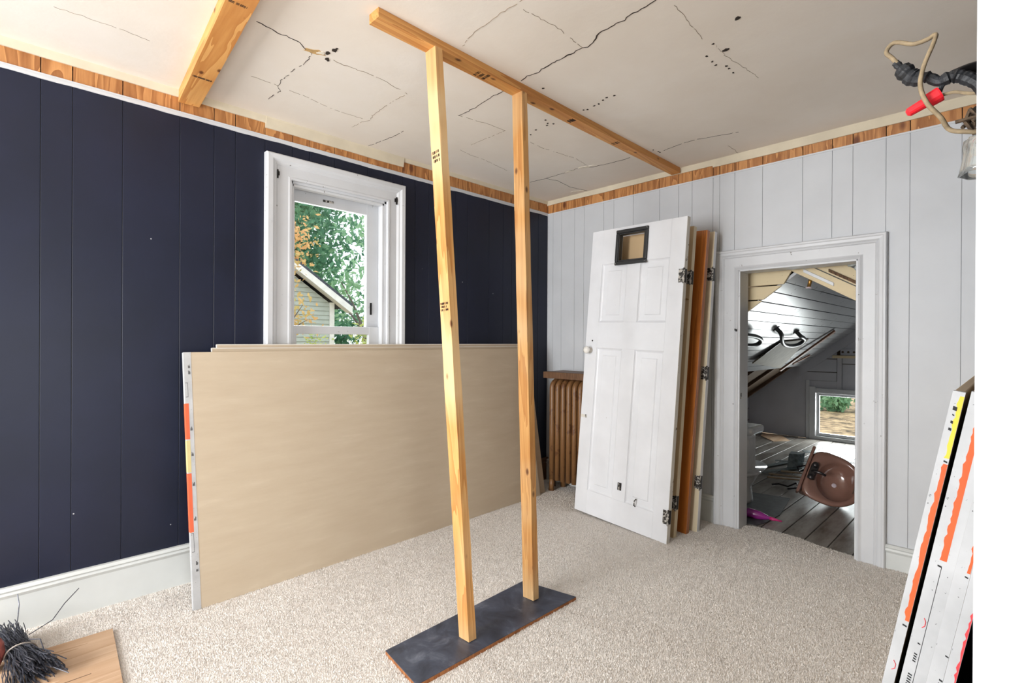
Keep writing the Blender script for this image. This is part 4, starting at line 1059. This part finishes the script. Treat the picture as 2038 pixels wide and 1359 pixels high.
for k in range(9):
    th_ = math.pi*k/8; rr = .062*math.sin(th_)+.001
    rl.append([(-2.66+rr*.7*math.cos(2*math.pi*j/14)*(1+.12*mnoise.noise(Vector((j, k*1.3, 0)))), -.05+rr*.75*math.sin(2*math.pi*j/14), .088-.07*math.cos(th_)) for j in range(14)])
mbl.loft(rl).obj('body', 'pink_red', rg, smooth=True)

# ------------------------------------------------------------------ wires out of the right wall and a glass shade
wi = thing('hanging_wires', (XR, .86, 1.54), 'taped old wires with a red wire nut sticking out by the casing', 'wires')
YQ = .86
MB().tube(smooth_path([(-.113, YQ, 1.626), (-.122, YQ-.003, 1.64), (-.129, YQ-.002, 1.652), (-.12, YQ, 1.662), (-.1, YQ, 1.652), (-.085, YQ, 1.652), (-.077, YQ, 1.655), (-.078, YQ-.01, 1.64), (-.087, YQ-.015, 1.612), (-.09, YQ-.02, 1.585), (-.083, YQ-.02, 1.56), (-.07, YQ-.012, 1.54), (-.063, YQ, 1.527), (-.05, YQ, 1.52), (-.02, YQ+.01, 1.516), (XR+.002, YQ+.01, 1.52)]), .0028, 8).obj('cord', 'cord', wi, smooth=True)
pth = smooth_path([(-.119, YQ, 1.634), (-.108, YQ, 1.617), (-.098, YQ, 1.605), (-.085, YQ, 1.602), (-.073, YQ, 1.592), (-.06, YQ, 1.594), (-.048, YQ, 1.588), (-.035, YQ, 1.575), (-.02, YQ, 1.555), (XR+.002, YQ, 1.55)], 6)
rad = [max(.003, (.0045 if i < 4 else .0105 if i < 16 else .0065 if i < 26 else .008)*(1+.35*mnoise.noise(Vector((i*.7, 2, 0))))) for i in range(len(pth))]
MB().tube(pth, rad, 9).obj('taped_splice', 'tape_black', wi)
MB().tube(smooth_path([(-.06, YQ, 1.594), (-.04, YQ+.02, 1.605), (-.01, YQ+.03, 1.605), (XR+.002, YQ+.03, 1.60)]), .0075, 9).obj('cable', 'dark_metal', wi, smooth=True)
MB().tube(smooth_path([(-.063, YQ, 1.594), (-.07, YQ, 1.585), (-.0725, YQ, 1.578)]), .0028, 7).obj('lead', 'tape_black', wi)
MB().tube(smooth_path([(-.071, YQ, 1.573), (-.058, YQ, 1.573), (-.045, YQ, 1.567), (-.03, YQ, 1.562)]), .002, 7).obj('lead', 'cord', wi)
nm, nl = frame((-.0715, YQ, 1.5755), (-.1055, YQ-.003, 1.5595), (0, 1, 0))
MB().lathe([(.0095, 0), (.0098, .002), (.0092, .014), (.0068, .017), (.0058, .036), (.003, .0385)], 14).obj('wire_nut', 'wire_nut', wi, Mx=nm)
mb = MB(); rng = random.Random(8)
for q in range(26):
    p = Vector((-.03+rng.uniform(-.014, .03), YQ+rng.uniform(-.012, .02), 1.55+rng.uniform(-.012, .006)))
    mb.tube([p, p+Vector((rng.uniform(-.014, .01), rng.uniform(-.008, .008), -.012)), p+Vector((rng.uniform(-.016, .01), rng.uniform(-.01, .01), rng.uniform(-.032, -.014)))], .0026, 5)
mb.obj('frayed_end', 'frayed', wi)
MB().lathe([(.05, 0), (.05, .012), (.045, .014)], 20, Matrix.Translation((XR+.012, YQ+.01, 1.56)) @ Matrix.Rotation(-math.pi/2, 4, 'Y')).obj('wall_box', 'dark_metal', wi)
gs = thing('glass_shade', (-.025, .86, 1.49), 'clear fluted glass lamp shade hanging below the loose wires', 'lamp shade')
nn = 48; prof = [(.020, 1.508), (.0255, 1.506), (.027, 1.498), (.0262, 1.489), (.0275, 1.478), (.0295, 1.468), (.031, 1.462), (.0285, 1.462), (.0265, 1.47), (.0245, 1.48), (.0232, 1.49), (.0235, 1.5), (.018, 1.504)]
MB().loft([[(-.022+r*(1+.05*math.cos(8*2*math.pi*k/nn))*math.cos(2*math.pi*k/nn), .86+r*(1+.05*math.cos(8*2*math.pi*k/nn))*math.sin(2*math.pi*k/nn), z) for k in range(nn)] for r, z in prof], False, False).obj('shade', 'shade_glass', gs, smooth=True)
MB().tube([(-.022, .86, 1.503), (-.02, .86, 1.52), (-.01, .86, 1.53), (XR+.002, .86, 1.53)], .004, 8).obj('arm', 'brass', gs, smooth=True)

# ------------------------------------------------------------------ outside: ground, neighbour house, trees
struct(bx('ground', 'ground', -70, 30, -30, 80, -3.2, -3.0))
HX = -14
hs = thing('neighbour_house', (HX-3, 3.6, -3), 'pale clapboard house with a white rake board outside the window', 'house')
RY, EY, S_ = 3.6, 6.66, .70
def RZ(y): return 3.036+(-.70)*(abs(y-RY)-(5.853-RY))
gz = RZ(EY)-.25
MB().prism([(HX, 2*RY-EY, -3), (HX, EY, -3), (HX, EY, gz), (HX, RY, RZ(RY)-.25), (HX, 2*RY-EY, gz)], (-4, 0, 0)).obj('wall', 'clap', hs)
z = .2
while z < RZ(RY)-.4:
    zt = z+.118
    def ye(zz): return EY if zz < gz else RY+(RZ(RY)-.25-zz)/.70
    a0, a1 = ye(z), ye(zt); b0, b1 = 2*RY-a0, 2*RY-a1
    MB().add([(HX, b0, z), (HX, a0, z), (HX, a1, zt), (HX, b1, zt), (HX+.03, b0, z), (HX+.03, a0, z), (HX+.008, a1, zt), (HX+.008, b1, zt)], [(0, 1, 2, 3), (4, 7, 6, 5), (0, 4, 5, 1), (3, 2, 6, 7), (1, 5, 6, 2), (0, 3, 7, 4)]).obj('clapboard', 'clap', hs)
    z += .125
bx('corner_board', 'house_trim', HX, HX+.045, EY-.12, EY+.02, -3, gz+.1, hs)
for sgn in (1, -1):
    e = EY+.42
    yE = RY+sgn*(e-RY); 
    MB().prism([(HX-4.3, RY, RZ(RY)), (HX-4.3, yE, RZ(e)), (HX-4.3, yE, RZ(e)+.12), (HX-4.3, RY, RZ(RY)+.12)], (4.65, 0, 0)).obj('roof', 'shingle', hs)
    MB().prism([(HX+.30, RY, RZ(RY)-.17), (HX+.30, yE, RZ(e)-.17), (HX+.30, yE, RZ(e)+.03), (HX+.30, RY, RZ(RY)+.03)], (.06, 0, 0)).obj('rake_board', 'house_trim', hs)
    MB().prism([(HX, RY, RZ(RY)-.14), (HX, yE, RZ(e)-.14), (HX, yE, RZ(e)-.0), (HX, RY, RZ(RY)-.0)], (.32, 0, 0)).obj('soffit', 'house_trim', hs)
def tree(x, y, h, cr, mat, label, n, leaf=.16, trunk=.16, z0=-3, crown0=.35, cy=1.0, seed=1, branches=7):
    rng = random.Random(seed); t = thing('tree', (x, y, z0), label, 'tree', 'trees outside the window')
    top = z0+h
    pts = [(x, y, z0)]; 
    for k in range(1, 7): pts.append((x+rng.gauss(0, .12)*k*.5, y+rng.gauss(0, .12)*k*.5, z0+h*.9*k/6))
    MB().tube(pts, [trunk*(1-.8*k/6) for k in range(7)], 8).obj('trunk', 'bark', t, smooth=True)
    clumps = []
    for b in range(branches):
        k = rng.randint(2, 5); p = Vector(pts[k]); a = rng.uniform(0, 6.28)
        q = p+Vector((math.cos(a)*cr*.8, math.sin(a)*cr*.8, h*.16*rng.uniform(.3, 1.2))); md = p.lerp(q, .5)+Vector((0, 0, .15))
        MB().tube([p, md, q], [trunk*.35, trunk*.22, trunk*.08], 6).obj('branch', 'bark', t)
        clumps.append((q, .5)); clumps.append((md, .45))
    for _ in range(22):
        a = rng.uniform(0, 6.28); u = rng.uniform(-1, 1); r = cr*rng.uniform(.4, 1)*math.sqrt(max(.05, 1-u*u))
        clumps.append((Vector((x+r*math.cos(a), y+r*math.sin(a), z0+h*(crown0+(1-crown0)*(u+1)/2))), .55))
    R = np.random.default_rng(seed)
    idx = R.integers(0, len(clumps), n); C_ = np.array([tuple(c[0]) for c in clumps])[idx]; sg = np.array([c[1] for c in clumps])[idx]*cr*.5
    P = C_+R.normal(0, 1, (n, 3))*sg[:, None]
    d1 = R.normal(0, 1, (n, 3)); d1 /= np.linalg.norm(d1, axis=1)[:, None]
    d2_ = np.cross(d1, R.normal(0, 1, (n, 3))); d2_ /= np.linalg.norm(d2_, axis=1)[:, None]
    sz = leaf*R.uniform(.6, 1.3, n)[:, None]
    nz = np.cross(d1, d2_)*sz*.15
    V = np.stack([P-d1*sz, P+d2_*sz*.5+nz, P+d1*sz, P-d2_*sz*.5+nz], 1).reshape(-1, 3)
    Fc = np.arange(n*4).reshape(-1, 4)
    me = bpy.data.meshes.new('foliage'); me.from_pydata(V.tolist(), [], Fc.tolist()); me.materials.append(M[mat])
    o = bpy.data.objects.new('foliage', me); COL.objects.link(o); par(o, t); o['kind'] = 'stuff'
tree(-22.5, 9.6, 12, 2.3, 'leaf_dark', 'dark green tree rising behind the neighbour roof', 6000, .17, .22, seed=2, crown0=.3)
tree(-30, 11.5, 16, 3.4, 'leaf_green', 'tall pale green tree with open crown far behind the clapboard house', 5200, .22, .3, seed=3, crown0=.25)
tree(-11.2, 4.25, 6.75, .62, 'leaf_autumn', 'autumn orange tree in front of the clapboard gable', 1100, .06, .07, seed=4, crown0=.84, branches=4)
tree(-17.5, 10.0, 10, 1.3, 'leaf_green', 'slender grey-barked tree with sparse leaves beside the house', 900, .11, .17, seed=5, crown0=.55)
tree(-12.4, 7.15, 4.75, .62, 'leaf_lime', 'yellow-green shrubby tree below the house eave', 2600, .07, .06, seed=6, crown0=.5)
tree(-21, 15.2, 10, 2.4, 'leaf_dark', 'dense dark tree beyond the slender grey-barked tree', 4500, .17, .2, seed=11, crown0=.25)
tree(-12.4, 5.4, 4.25, .45, 'leaf_lime', 'low yellowing tree against the clapboard wall', 700, .05, .05, seed=12, crown0=.8, branches=3)
for q, (x, y) in enumerate(((-10.6, 37), (-8, 36.5), (-5.4, 37))):
    tree(x, y, 2.6, .9, ('leaf_dark', 'leaf_green', 'leaf_lime')[q], ['dark bush at the far edge of the yard', 'green bush in the middle of the yard edge', 'lime bush beside the yard edge'][q], 2500, .2, .08, seed=20+q, crown0=.1, branches=3)
